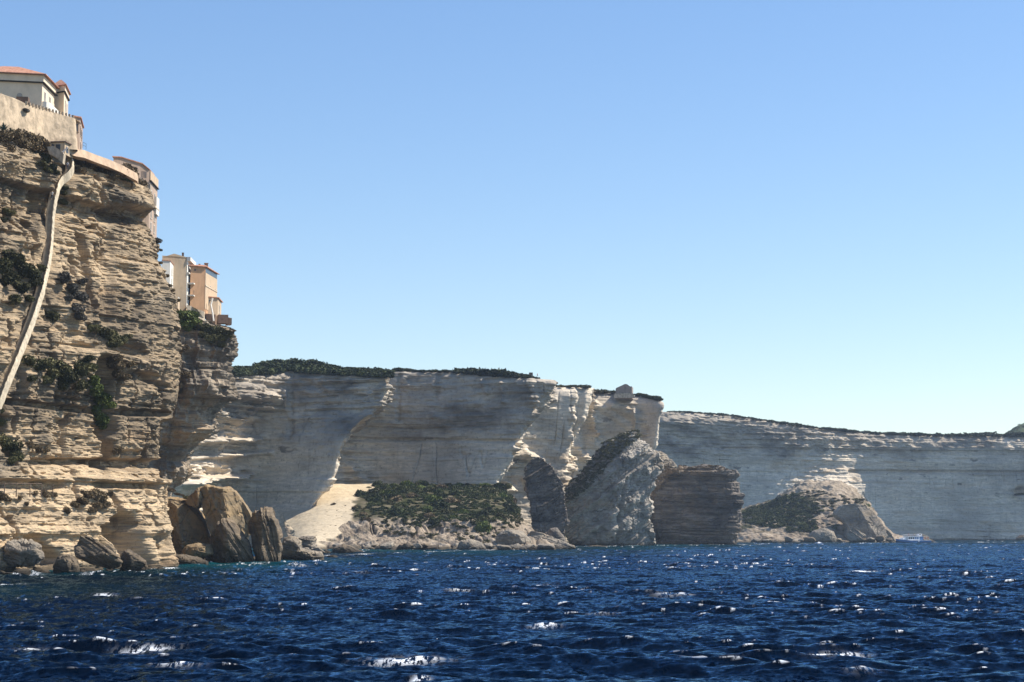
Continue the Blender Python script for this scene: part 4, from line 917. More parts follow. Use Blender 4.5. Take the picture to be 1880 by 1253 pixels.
# ---- old rampart: battered retaining wall with merlon stumps
pxs = [-50, 0, 24, 40, 47, 62, 80, 100, 118, 132, 139]
Dw = [300, 303, 305, 306.5, 307, 309, 311, 312.5, 313.5, 314.2, 314.6]
tops = [160, 171, 180, 187, 191, 196, 201, 207, 212, 216, 218]
bots = [260, 266, 276, 284, 286, 290, 282, 276, 274, 275, 275]
T_ = np.array([P(a, b, c) for a, b, c in zip(pxs, tops, Dw)]); Bt = np.array([P(a+(2 if i < 9 else 4), b, c-1.2) for i, (a, b, c) in enumerate(zip(pxs, bots, Dw))])
rw = root('rampart', T_.mean(0)-UP*6, 'old sandy stone rampart with battered face below the cream villa', 'wall')
C = np.stack([T_+np.array([.2, 3.0, 0]), T_+np.array([.1, 1.0, 0]), T_, Bt]); C = np.concatenate([C, (C[:, -1]+np.array([-1.5, 6, 0]))[:, None]], 1)
W = resample(resample(C, 80, 0, 0), 220, 1, .3)
W += normals(W)*(.10*fbm(W[..., 0]*.8, W[..., 1]*.8, W[..., 2]*.8, 4, 5))[..., None]
put('wall', W.reshape(-1, 3), grid_faces(80, 220), STONEW, rw)
for i in range(15):
    a = 46+i*6.1; q = P(a, np.interp(a, pxs, tops), np.interp(a, pxs, Dw)); MB().cbox(q+np.array([.1, .45, .18]), .32, .7, .5, .15).build('merlon', STONEW, rw)
m = MB(); q = P(36, 186, 306.4); m.cbox(q+np.array([0, 2.2, .45]), 1.9, 2.2, 1.1, .1);  # added dark box: its colour gives the darkness of the villa-rampart gap
o = m.build('shed', SHUTB); tag(o, 'dark box standing in for the dark open gap behind the rampart top under the villa', 'shed')
p = P(48, 203, 306.6); shrub(p, .75, GREYV, 'round grey shrub growing out of the rampart wall', None, 'near', rr, 1.2, 0)

# ---- narrow pink house right of the rampart
zt = zat(146, 217, 318); h = House('house', (134, 317), (147, 318), (152, 326), zt-5.6, zt, 'narrow pinkish house with dark shutters right of the rampart')
h.walls(STUCCO_P); h.slab('roof', TILE, zt+.002, zt+.2, .3)
h.window('l', h.Ll-.75, zt-2.4, .7, 1.2, SHUTB); h.window('r', 2, zt-2.6, .8, 1.4, STUCCO_W, GLASSM, SHUTB); h.window('r', 5.4, zt-2.6, .8, 1.4, STUCCO_W, GLASSM, SHUTB); h.window('r', 3.5, zt-5.0, .8, 1.3, STUCCO_W, GLASSM, SHUTB)
m = MB(); q0 = P(152, 272, 319); q1 = P(158, 275, 320)
m.tube([q0, q0+UP*1.0], .03); m.tube([q1, q1+UP*1.0], .03); m.tube([q0+UP*1.0, q1+UP*1.0], .03); m.tube([q0+UP*.5, q1+UP*.5], .03)
tag(m.build('railing', METAL), 'thin dark railing at the foot of the narrow pinkish house', 'railing')

# ---- gate shelter at the top of the stairs
zt = zat(112, 261, 310.5); h = House('gatehouse', (97, 311), (119, 310.8), (134, 314.2), zt-2.0, zt, 'small stone gatehouse with tiled lean-to roof at the top of the stairs', 'gatehouse')
h.walls(STONEW); h.slab('roof', SHUTB, zt+.002, zt+.16, .3)
for t, w in ((.75, .8), (1.75, .45)):
    m = MB(); h.fbox(m, 'l', h.Ll-w-t, h.Ll-t, zt-2.2, zt-.3, -.02, .02); m.build('doorway', GLASSM, h.r)
m = MB(); h.fbox(m, 'r', .6, 1.6, zt-1.6, zt-.6, -.02, .02); m.build('window', GLASSM, h.r)
m = MB(); a = P(113, 283, 306.8); b = P(123.5, 273, 306.2); m.box(a, b-a, np.array([0, .1, 0]), UP*.3)
tag(m.build('handrail', plain('white_paint', (.8, .78, .76))), 'white slanting handrail on the stairs below the gatehouse', 'handrail')
m = MB(); a = P(86, 277, 307.5); b = P(112, 285, 306.5); poly = [P(86, 270, 307.5), P(98, 268, 307.3), P(112, 277, 306.6), P(117, 283, 306.4), P(115, 300, 306.4), P(104, 290, 306.8), P(90, 283, 307.4)]
m.prism(poly, (0, 1.5, 0)); tag(m.build('wall', STONEB), 'rough pale stone wall below the gatehouse at the stair top', 'wall')

# ---- sloping terracotta wall
top = [(130, 276, 314), (140, 273.5, 315), (155, 276, 317), (175, 284, 320), (200, 293, 324), (225, 304, 328), (252, 319, 332)]
m = MB()
for (a, b) in zip(top[:-1], top[1:]):
    A0, A1 = P(*a), P(*b); L0, L1 = P(a[0], a[1]+(14 if a[0] > 135 else 8), a[2]-1), P(b[0], b[1]+14, b[2]-1); bk = np.array([-.4, 3.0, 0])
    m.add([A0, A1, L1, L0, A0+bk, A1+bk, L1+bk, L0+bk], [(0, 1, 2, 3), (4, 7, 6, 5), (0, 4, 5, 1), (3, 2, 6, 7), (0, 3, 7, 4), (1, 5, 6, 2)])
tag(m.build('wall', PINKW), 'long terracotta coloured wall sloping down from the stair top', 'wall')

# ---- house on the overhang edge
zt = zat(275, 313, 346); h = House('house', (208, 341), (275, 346), (289.5, 355), zat(275, 428, 346), zt, 'grey pink house clinging to the cliff edge with a tall narrow sunlit front')
h.walls(STUCCO_P)
zg = zat(226, 290, 342); zr = zat(262, 303, 345)
m = MB(); Lq = h.Ll
prof = [(0.0, zt+.0), (0, zt+1.5), (Lq*.22, zg), (Lq*.80, zr+.1), (Lq, zt+.02)]
m.prism([h.A+h.el*t+UP*z_ for t, z_ in prof], h.er*(h.Lr*.55)); m.build('gable_wall', STUCCO_P, h.r)
m = MB(); m.prism([h.A+h.el*t+UP*(z_+d_)-h.er*.25 for t, z_, d_ in ((-.2, zt+1.4, .01), (Lq*.22, zg, .012), (Lq*.80, zr+.1, .012), (Lq+.05, zt+.02, .012), (Lq+.05, zt+.02, .16), (Lq*.80, zr+.1, .2), (Lq*.22, zg, .2), (-.2, zt+1.4, .2))], h.er*(h.Lr*.55+.5)); m.build('roof', TILE, h.r)
m = MB(); h.fbox(m, 'l', Lq-1.7, Lq-.7, zt-1.55, zt-.35, -.02, .02); m.build('window', GLASSM, h.r)
for k in range(3):
    m = MB(); h.fbox(m, 'l', Lq-1.7+.27*k+.1, Lq-1.7+.27*k+.2, zt-1.55, zt-.35, .02, .05); m.build('slat', STUCCO_P, h.r)
m = MB(); h.fbox(m, 'r', -.1, h.Lr, zt-2.0, zt-1.85, 0, .35); m.build('cornice', DARKT, h.r)
m = MB(); h.fbox(m, 'r', 0, h.Lr, zt-1.84, zt-.1, .0, .16); m.build('parapet', STUCCO_T, h.r)
for z_ in (3.6, 5.2, 7.4, 9.6): 
    h.window('r', 2.2, zt-z_-1.1, .8, 1.3); h.window('r', 5.8, zt-z_-1.1, .8, 1.3)
m = MB(); h.fbox(m, 'r', 5.5, 8.6, zt-7.2, zt-3.9, .0, .45); m.build('bay', STUCCO_W, h.r)
m = MB(); h.fbox(m, 'r', -.2, h.Lr, zt-6.2, zt-5.95, 0, .5); m.build('ledge', PARAP, h.r)
m = MB(); a, b = P(257, 325, 344), P(276, 339, 344.5); m.prism([a, b, b-UP*1.0, P(276, 366, 344.5), P(262, 345, 344), a-UP*.6], (0, 1.2, 0)); tag(m.build('wall', STONEB), 'sloping stone garden wall in front of the grey pink house', 'wall')
# lower house seen beneath the overhang
zt = zat(273, 384, 350); h = House('house', (250, 349), (273, 350), (286, 358), zat(273, 436, 350), zt, 'pale pink and white lower house tucked beneath the rock overhang')
h.walls(plain('pink_stucco', (.62, .45, .36), var=.1)); m = MB(); h.fbox(m, 'r', 0, h.Lr, zt-5.2, zt-.2, 0, .12); m.build('facade', STUCCO_O, h.r)
m = MB(); h.fbox(m, 'l', h.Ll-2.2, h.Ll-.1, zt-2.2, zt-2.0, 0, .7); m.build('balcony', STUCCO_W, h.r)
for k in range(4):
    m = MB(); h.fbox(m, 'l', h.Ll-2.1+.5*k, h.Ll-1.9+.5*k, zt-2.6, zt-2.204, 0, .5); m.build('corbel', STUCCO_W, h.r)
h.window('l', h.Ll-1.4, zt-1.9, .7, 1.5, STUCCO_W)

# ---- white and tan house with balconies
zt = zat(343, 473, 430); h = House('house', (298, 427), (343, 430), (353, 439), zat(343, 572, 430), zt, 'tall cream house with white window front and two projecting balcony slabs')
h.walls(STUCCO_T)
m = MB(); Lq = h.Ll; m.prism([h.A+UP*(zt-.4), h.A+h.el*Lq*.48+UP*zat(321, 466, 428.5), h.B+UP*(zt+.05), h.B+UP*(zt-.4)], h.er*h.Lr*.98); m.build('gable_wall', STUCCO_T, h.r)
m = MB(); h.fbox(m, 'r', -.05, h.Lr+.2, zt-.75, zt+.1, 0, .85); m.build('cornice', STUCCO_W, h.r)
m = MB(); h.fbox(m, 'r', 0, h.Lr, zt-11.5, zt-.75, 0, .10); m.build('facade', STUCCO_W, h.r)
for z_ in (2.1, 4.6, 7.2, 9.9):
    for t in (2.4, 6.2):
        m = MB(); h.fbox(m, 'r', t-.75, t+.75, zt-z_-.9, zt-z_+.8, .09, .14); q = m.build('window', STUCCO_W, h.r); q['_b'] = list(h.r['_b'])
        m = MB(); h.fbox(m, 'r', t-.6, t+.6, zt-z_-.75, zt-z_+.65, .12, .16); m.build('pane', GLASSM, q)
for z_, o_ in ((3.35, .55), (5.7, 1.6), (8.45, 1.6)):
    m = MB(); h.fbox(m, 'r', 0 if o_ < 1 else .6, h.Lr, zt-z_-.25, zt-z_, .1, o_); m.build('balcony', STUCCO_W, h.r)
m = MB(); p, ee, nn = h.at('r', .6); a = p+nn*1.55+UP*(zt-8.45); b = a+ee*(h.Lr-.6)
for k in range(9): m.tube([a+(b-a)*k/8, a+(b-a)*k/8+UP*1.0], .025, 6)
m.tube([a+UP*1.0, b+UP*1.0], .03, 6); m.build('railing', METAL, h.r)
chimney(h, P(333, 470, 431)*[1, 1, 0]+np.array([0, 2, 0]), .42, zt-.2, zat(333, 463, 431), SHUTB)
zt0 = zat(313, 480, 422); h0 = House('house', (298, 421), (312.5, 422), (319, 429), zat(313, 530, 422), zt0, 'slim house with a bright white sunlit side at the rock edge')
h0.walls(STUCCO_W); h0.slab('roof', TILE, zt0+.002, zt0+.15, .15); h0.window('r', 3.5, zt0-2.6, .9, 1.5); h0.window('r', 3.5, zt0-5.0, .9, 1.5)

# ---- orange house
zt = zat(377, 491, 434); h = House('house', (350, 432), (377, 434), (398.5, 446), zat(377, 577, 434), zt, 'orange stucco house with tiled eaves and twin chimneys')
h.walls(STUCCO_O); 
m = MB(); h.fbox(m, 'r', 0, h.Lr, zt-9.6, zt-1.25, 0, .08); m.build('facade', STUCCO_T, h.r)
m = MB(); h.fbox(m, 'r', .2, h.Lr-.2, zt-1.2, zt-.15, -.02, .03); m.build('loggia', GLASSM, h.r)
m = MB(); h.fbox(m, 'r', 0, h.Lr, zt-4.35, zt-4.15, 0, .2); m.build('string_course', PARAP, h.r)
h.hip(zt+.15, 1.1, .55, .4)
h.window('r', 5.2, zt-3.6, .9, 1.6, STUCCO_W, STUCCO_W, SHUT); h.window('r', 11, zt-3.6, .9, 1.6, STUCCO_W, SHUT, SHUT)
h.window('r', 5.2, zt-6.9, .9, 1.9, STUCCO_W, GLASSM, SHUT); h.window('r', 11, zt-6.9, .9, 1.9, STUCCO_W, GLASSM, SHUT)
m = MB(); h.fbox(m, 'l', .9, 1.3, zt-1.0, zt-.6, -.02, .02); m.build('vent', GLASSM, h.r)
chimney(h, PZ(366, zt, 437)*[1, 1, 0], .35, zt, zat(366, 486, 437), BRICK); chimney(h, PZ(378.5, zt, 438)*[1, 1, 0], .75, zt, zat(378, 484.5, 438), BRICK)
# annex with own roof
zt = zat(392, 549, 440); h = House('annex', (379, 437), (400, 439), (406.5, 447), zat(400, 590, 439), zt, 'small tan annex with a tiled pent roof below the orange house', 'annex')
h.walls(STUCCO_T); h.slab('roof', TILE, zt+.002, zt+.22, .4); h.window('r', 3.4, zt-3.0, .9, 1.7, STUCCO_W); 
m = MB(); m.prism([h.A+h.nl*.03+UP*(zt-.6), h.A+h.nl*.03+h.el*1.0+UP*(zt-.6), h.A+h.nl*.03+h.el*.5+UP*(zt-2.2), h.A+h.nl*.03+UP*(zt-2.2)], h.nl*.03); m.build('window', GLASSM, h.r)
# drain chute
m = MB(); m.tube([P(390, 548, 435.8), P(387, 560, 435.4), P(390, 575, 434.6), P(392, 590, 434)], .22, 10); tag(m.build('drain_pipe', STUCCO_W), 'white curved drain pipe in front of the tan annex', 'pipe')
# round brick terrace
m = MB(); c = PZ(404, 0, 437)*[1, 1, 0]; za, zb_ = zat(404, 594, 436), zat(404, 578, 436)
m.cbox(c+np.array([-.25, .2, (za+zb_)/2]), 2.3, 2.4, zb_-za, .25); m.cbox(c+np.array([1.15, .5, (za+zb_)/2-.45]), 1.1, 2.0, zb_-za-.5, .25); tag(m.build('terrace_wall', BRICK), 'stepped brick terrace wall at the cliff edge below the annex', 'wall')
m = MB(); a, b = P(378, 576, 434.5), P(396, 578, 434.5); m.box(a-UP*2.6, b-a, (0, 2, 0), UP*2.6); tag(m.build('wall', BRICK), 'short brown wall between drain pipe and orange house', 'wall')
rt = root('pergola', P(418, 597, 441), 'small open sunlit frame at the outer end of the brick terrace', 'pergola')
for a in (415, 418, 421):
    q = P(a, 598, 441); MB().cbox(q+UP*.9, .22, .3, 1.9).build('post', STUCCO_O, rt)
MB().cbox(P(418, 584, 441), 1.0, .5, .18).build('beam', STUCCO_W, rt)
# retaining wall with buttress under the houses
m = MB(); tp = [(343, 560, 429), (352, 563, 430), (362, 568, 430), (374, 572, 431)]; 
m.prism([P(*q) for q in tp]+[P(374, 585, 431), P(388, 598, 431), P(370, 592, 431), P(352, 576, 430), P(343, 569, 429)], (0, 1.5, 0)); tag(m.build('wall', STONEB), 'stone retaining wall stepping down in front of the orange house', 'wall')
h = House('hut', (314, 416), (326.5, 416.5), (330, 421), zat(326, 566, 416), zat(326, 549, 416), 'little stone hut on the rock edge below the white fronted house', 'hut')
h.walls(STUCCO_T); h.slab('roof', STUCCO_W, h.z1+.002, h.z1+.5, .15)

# ============================================================ STAIRWAY
sp_ = STAIR
VA, ax_, ay_ = SURF['A']
def surf_D(x, y):
    mk = (np.abs(ax_-x) < 9) & (np.abs(ay_-y) < 12)
    return np.percentile(VA[mk, 1], 8) if mk.any() else 305
Ds_ = np.array([surf_D(*q) for q in sp_]); Ds_ = np.convolve(np.pad(Ds_, 3, 'edge'), np.ones(7)/7, 'valid')
path = np.array([P(q[0], q[1], d_-o) for q, d_, o in zip(sp_, Ds_, np.interp(np.arange(len(sp_)), [0, 8, 12], [2.6, 2.4, 1.15]))])
tt = np.linspace(0, 1, len(path)); t2 = np.linspace(0, 1, 420)
path = np.stack([np.interp(t2, tt, path[:, k]) for k in range(3)], 1)
k_ = np.ones(9)/9; path = np.stack([np.convolve(np.pad(path[:, k], 4, 'edge'), k_, 'valid') for k in range(3)], 1)
stair = root('stairway', path[-1], 'long pale rock stairway with a parapet climbing the near cliff face', 'stairway')
wid = np.interp(t2, [0, .3, .6, 1], [.36, .38, .46, .56])
inn = np.array([-.93, .36, 0]); inn /= np.linalg.norm(inn)
def ribbon(name, offs, mat, jit=.12):
    """closed strip following the stair line; offs = ring of (inward, up, across)"""
    n_ = len(path); tg = np.gradient(path, axis=0); tg /= np.linalg.norm(tg, axis=1, keepdims=True)
    ac = np.cross(tg, inn); ac /= np.linalg.norm(ac, axis=1, keepdims=True)
    ac *= np.sign(ac[:, :1]+1e-9)
    rings = [path + inn*o[0] + UP*o[1] + ac*(wid*o[2])[:, None] for o in offs]
    W = np.stack(rings, 1); W += jit*fbm(W[..., 0]*2.2, W[..., 1]*2.2, W[..., 2]*2.2, 3, 9)[..., None]*np.array([1, 1, 1.3])
    put(name, W.reshape(-1, 3), grid_faces(n_, len(offs), True), mat, stair)
ribbon('parapet', [(0, -.7, .45), (0, .4, .45), (.05, .52, .3), (.12, .52, -.3), (.2, .4, -.45), (.22, -.7, -.45), (1.6, -1.8, -.2), (1.6, -1.8, .4)], PARAP)
m = MB(); L = np.concatenate([[0], np.cumsum(np.abs(np.diff(path[:, 2])))]); ns = int(L[-1]/.34)
for i in range(ns):
    t = i*.34; q = np.array([np.interp(t, L, path[:, k]) for k in range(3)]); m.cbox(q+inn*.85+UP*-.3, 1.3, .9, .36, .35)
o = m.build('steps', STEPM, stair)

# ============================================================ PEOPLE
def person_mesh(name, pose, seed):
    """one continuous skinned body, 1.7 m tall, standing or stepping"""
    J = {'pel': (0, 0, .92), 'ch': (0, .02, 1.22), 'nk': (0, .03, 1.43), 'hd': (0, .0, 1.53), 'tp': (0, .0, 1.66)}
    a = pose
    for s, sg in (('l', -1), ('r', 1)):
        st_ = a*sg
        J['hp'+s] = (.10*sg, 0, .90); J['kn'+s] = (.11*sg, -.16*st_, .49); J['an'+s] = (.11*sg, -.16*st_+.12*max(0, -st_)+.04, .08+.10*max(0, -st_)); J['to'+s] = (.12*sg, J['an'+s][1]-.14, J['an'+s][2]-.04)
        J['sh'+s] = (.19*sg, .02, 1.38); J['el'+s] = (.25*sg, .06+.12*st_, 1.12); J['wr'+s] = (.24*sg, -.10+.14*st_, .92); J['ha'+s] = (.235*sg, -.14+.15*st_, .83)
    R = {'pel': .15, 'ch': .155, 'nk': .06, 'hd': .095, 'tp': .08, 'hp': .10, 'kn': .065, 'an': .045, 'to': .04, 'sh': .07, 'el': .048, 'wr': .034, 'ha': .04}
    names = list(J); E = [('pel', 'ch'), ('ch', 'nk'), ('nk', 'hd'), ('hd', 'tp')]
    for s in 'lr': E += [('pel', 'hp'+s), ('hp'+s, 'kn'+s), ('kn'+s, 'an'+s), ('an'+s, 'to'+s), ('ch', 'sh'+s), ('sh'+s, 'el'+s), ('el'+s, 'wr'+s), ('wr'+s, 'ha'+s)]
    me = bpy.data.meshes.new(name); me.from_pydata([J[k] for k in names], [(names.index(a_), names.index(b_)) for a_, b_ in E], [])
    o = bpy.data.objects.new(name, me); COL.objects.link(o)
    md = o.modifiers.new('skin', 'SKIN'); md.use_smooth_shade = True
    me.skin_vertices.new(name='skin') if not me.skin_vertices else None
    for i, k in enumerate(names):
        rr_ = R.get(k, R.get(k[:2], .05)); sv = me.skin_vertices[0].data[i]; sv.radius = (rr_, rr_*(.72 if k in ('pel', 'ch') else 1)); sv.use_root = (k == 'pel')
    o.modifiers.new('sub', 'SUBSURF').levels = 1; o.modifiers['sub'].render_levels = 1
    dg = bpy.context.evaluated_depsgraph_get(); em = bpy.data.meshes.new_from_object(o.evaluated_get(dg)); bpy.data.objects.remove(o); em.name = name
    return em
PM = {}
def person(p, yaw, shirt, trousers, label, pose=1, group=None):
    if pose not in PM: PM[pose] = person_mesh('person', pose, 0)
    me = PM[pose].copy()
    me.materials.clear()
    for m_ in (plain('skin', (.48, .31, .22), var=.02), plain('shirt', shirt, var=.05), plain('trousers', trousers, var=.05), plain('hair', (.05, .035, .025), var=.05)): me.materials.append(m_)
    for f in me.polygons:
        c = f.center; z = c.z
        f.material_index = 2 if z < .95 and abs(c.x) < .21 and z > .30 else 1 if .95 <= z < 1.42 and not (abs(c.x) > .2 and z < 1.16) else 3 if (z > 1.60 or (z > 1.5 and c.y > .02)) else 0
    o = bpy.data.objects.new('person', me); COL.objects.link(o); o.location = p; o.rotation_euler[2] = yaw
    return tag(o, label, 'person', group)
def on_stairs(y, dx=-.75):
    i = np.argmin(np.abs(proj(path)[1]-y)); return path[i]+np.array([dx, -.1, -.27])
person(on_stairs(366), 2.6, (.72, .74, .80), (.03, .035, .05), 'person in a white top and dark trousers climbing the upper stairs')
person(on_stairs(312, -.9), 2.6, (.60, .60, .66), (.04, .04, .06), 'person in a pale shirt near the top bend of the stairs')
def top_at(C, x, back=2): 
    row = C[2]; px, py = proj(row); return np.array([np.interp(x, px[:-2], row[:-2, k]) for k in range(3)])
person(top_at(C2, 987)+UP*.6, .5, (.5, .3, .25), (.05, .05, .07), 'tiny standing person in dark clothes on the distant brink')
m = MB(); q = top_at(C2, 975)+UP*.2; m.cbox(q+UP*1.6, 1.6, .15, 1.2); m.tube([q+np.array([-.6, .1, 0]), q+np.array([-.6, .1, 1.2])], .07); m.tube([q+np.array([.6, .1, 0]), q+np.array([.6, .1, 1.2])], .07)
tag(m.build('signboard', WOOD), 'small dark board on two posts on the distant brink', 'signboard')

# ============================================================ FENCE ON THE FOOT PATH
pts = []
for a in (-14, 8, 30, 55, 76, 97): pts.append(P(a, 904, surf_D(max(2, a), 900)-1.0))
fr_ = root('fence', pts[0], 'rough wooden rail fence along the path at the cliff foot', 'fence')
for q in pts: MB().tube([q-UP*.7, q+UP*1.35], [.09, .06], 8).build('post', WOOD, fr_)
MB().tube([q+UP*1.3 for q in pts[:5]], .05, 6).build('rail', WOOD, fr_)

# ============================================================ CHAPEL
Dc = 905
prof = [(1129, 732), (1130.5, 713.5), (1136, 711), (1141, 708.8), (1146, 706.2), (1149, 705.8), (1152, 706.6), (1155, 709), (1157, 710.3), (1160, 710.3), (1160.5, 732)]
ch = root('chapel', P(1145, 728, Dc), 'small stone chapel with a low vaulted roofline alone on the cliff top', 'chapel')
CHST = plain('chapel_stone', (.27, .22, .185), var=.15, sc=.6, stain=(.3, .25, .21))
MB().prism([P(a, b, Dc) for a, b in prof], (1.2, 9, 0)).build('wall', CHST, ch)
MB().prism([P(a, b-.4, Dc-.12) for a, b in prof[1:-1]]+[P(a, b+.5, Dc-.12) for a, b in prof[1:-1]][::-1], (1.2, 9.3, 0)).build('roof', plain('chapel_roof', (.2, .17, .145), var=.15), ch)
q = P(1143, 729, Dc-.05); MB().cbox(q+UP*1.0, .9, .1, 1.8).build('door', DARKT, ch)
m = MB(); m.prism([P(1126, 731, Dc-.6), P(1128, 723, Dc-.6), P(1162, 722, Dc-.6), P(1165, 731, Dc-.6)], (0, .5, 0)); m.build('plinth', STONEB, ch)

# ============================================================ BOAT
bp_ = P(1676, 996.6, 1108); bp_[2] = 0
boat = root('tour_boat', bp_, 'blue and white tour boat with cabin windows and stern canopy near the scree mound', 'boat')
HB = plain('boat_blue', (.03, .07, .12), rough=.4, var=.05); HW = plain('boat_white', (.80, .80, .80), rough=.4, var=.03); HC = plain('cabin_blue', (.08, .19, .40), rough=.4, var=.05); CAN = plain('canopy_canvas', (.62, .50, .36), var=.08); RED = plain('red_canvas', (.45, .09, .06), var=.08)
Lb = 22.5
def hull(z0, z1, s0, s1):
    V = []; st_n = 16
    for i in range(st_n+1):
        t = i/st_n; xx = -Lb/2+Lb*t; wv = 2.7*min(1, (t/.33)**.6)*(1-.12*t); sheer = .9*max(0, 1-t/.45)**1.6
        for zz, sc_ in ((z0, s0), (z1, s1)):
            for sg in (-1, 1): V.append((xx + (-.9*(1-t)**2 if zz == z1 else 0), sg*wv*sc_, zz+(sheer if zz == z1 else (sheer*.0))))
    Fq = []
    for i in range(st_n):
        a = i*4; b = a+4; Fq += [(a, b, b+2, a+2), (a+1, a+3, b+3, b+1), (a+2, b+2, b+3, a+3), (a, a+1, b+1, b)]
    Fq += [(0, 2, 3, 1), (st_n*4, st_n*4+1, st_n*4+3, st_n*4+2)]
    return [np.array(v)+bp_ for v in V], Fq
MB().add(*hull(-.8, .35, .82, .93)).build('hull', HB, boat)
MB().add(*hull(.354, 1.35, .935, 1.0)).build('upper_hull', HC, boat)
MB().add(*hull(1.354, 1.55, 1.02, 1.03)).build('gunwale', HW, boat)
o_ = bp_
MB().cbox(o_+np.array([-.8, 0, 2.6]), 8.4, 4.2, 2.1).build('cabin', HW, boat, .08)
for k in range(5): MB().cbox(o_+np.array([-3.9+1.45*k, -2.11, 2.75]), 1.05, .06, 1.0).build('window', HC if k > 2 else GLASSM, boat)
MB().cbox(o_+np.array([4.6, 0, 2.6]), 2.3, 4.0, 2.1).build('blue_bulkhead', HC, boat)
MB().cbox(o_+np.array([-.2, 0, 3.75]), 10.6, 4.8, .18).build('upper_deck', HW, boat)
MB().cbox(o_+np.array([4.5, 0, 4.5]), 2.4, 2.6, 1.4).build('wheelhouse', HW, boat, .15)
MB().cbox(o_+np.array([4.2, -1.32, 4.7]), 1.2, .05, .6).build('window', GLASSM, boat)
m = MB(); pr = [(5.8, 5.0), (7.2, 4.75), (9.0, 4.0), (10.2, 3.2), (10.1, 3.05), (8.9, 3.8), (7.1, 4.55), (5.8, 4.8)]; m.prism([o_+np.array([a, -2.2, b]) for a, b in pr], (0, 4.4, 0)); m.build('canopy', CAN, boat)
MB().cbox(o_+np.array([7.9, -2.0, 2.9]), 3.8, .08, .5).build('awning_side', RED, boat)
for a in (6.2, 8.2, 10.0):
    for sg in (-1, 1): MB().tube([o_+np.array([a, 2.1*sg, 1.5]), o_+np.array([a, 2.1*sg, 3.1 if a > 9 else 4.0])], .07, 6).build('post', HW, boat)
m = MB(); 
for sg in (-1, 1):
    a = o_+np.array([-8.3, 1.4*sg, 2.3]); b = o_+np.array([-5.0, 2.2*sg, 1.6]); m.tube([a+UP*.9, b+UP*1.5], .05, 6); m.tube([a-UP*.2, a+UP*.9], .05, 6); m.tube([b, b+UP*1.5], .05, 6)
    for q in np.linspace(-5.2, 3.2, 9): m.tube([o_+np.array([q, 2.2*sg, 3.8]), o_+np.array([q, 2.2*sg, 4.7])], .04, 6)
    m.tube([o_+np.array([-5.2, 2.2*sg, 4.7]), o_+np.array([3.2, 2.2*sg, 4.7])], .05, 6)
m.build('railing', HW, boat)
MB().cbox(o_+np.array([-6.6, 0, 2.2]), 2.6, 3.0, 1.4).build('foredeck_house', HW, boat, .12)
MB().cbox(o_+np.array([2.2, -2.62, 1.0]), .9, .25, .35).build('fender', HW, boat)
boat.rotation_euler[2] = math.radians(24)
for i, (a, b, c) in enumerate([(-3.6, -.8, (.5, .12, .1)), (-2.0, .4, (.7, .68, .6)), (-.4, -.9, (.1, .15, .3)), (1.2, .3, (.55, .42, .2)), (2.3, -.7, (.15, .12, .1))]):
    cb, sb_ = math.cos(math.radians(24)), math.sin(math.radians(24)); person(o_+np.array([a*cb-b*sb_, a*sb_+b*cb, 3.86]), i*1.3, c, (.05, .06, .1), 'tiny passenger standing on the upper deck of the tour boat', 1 if i % 2 else -1, 'passengers on the upper deck')

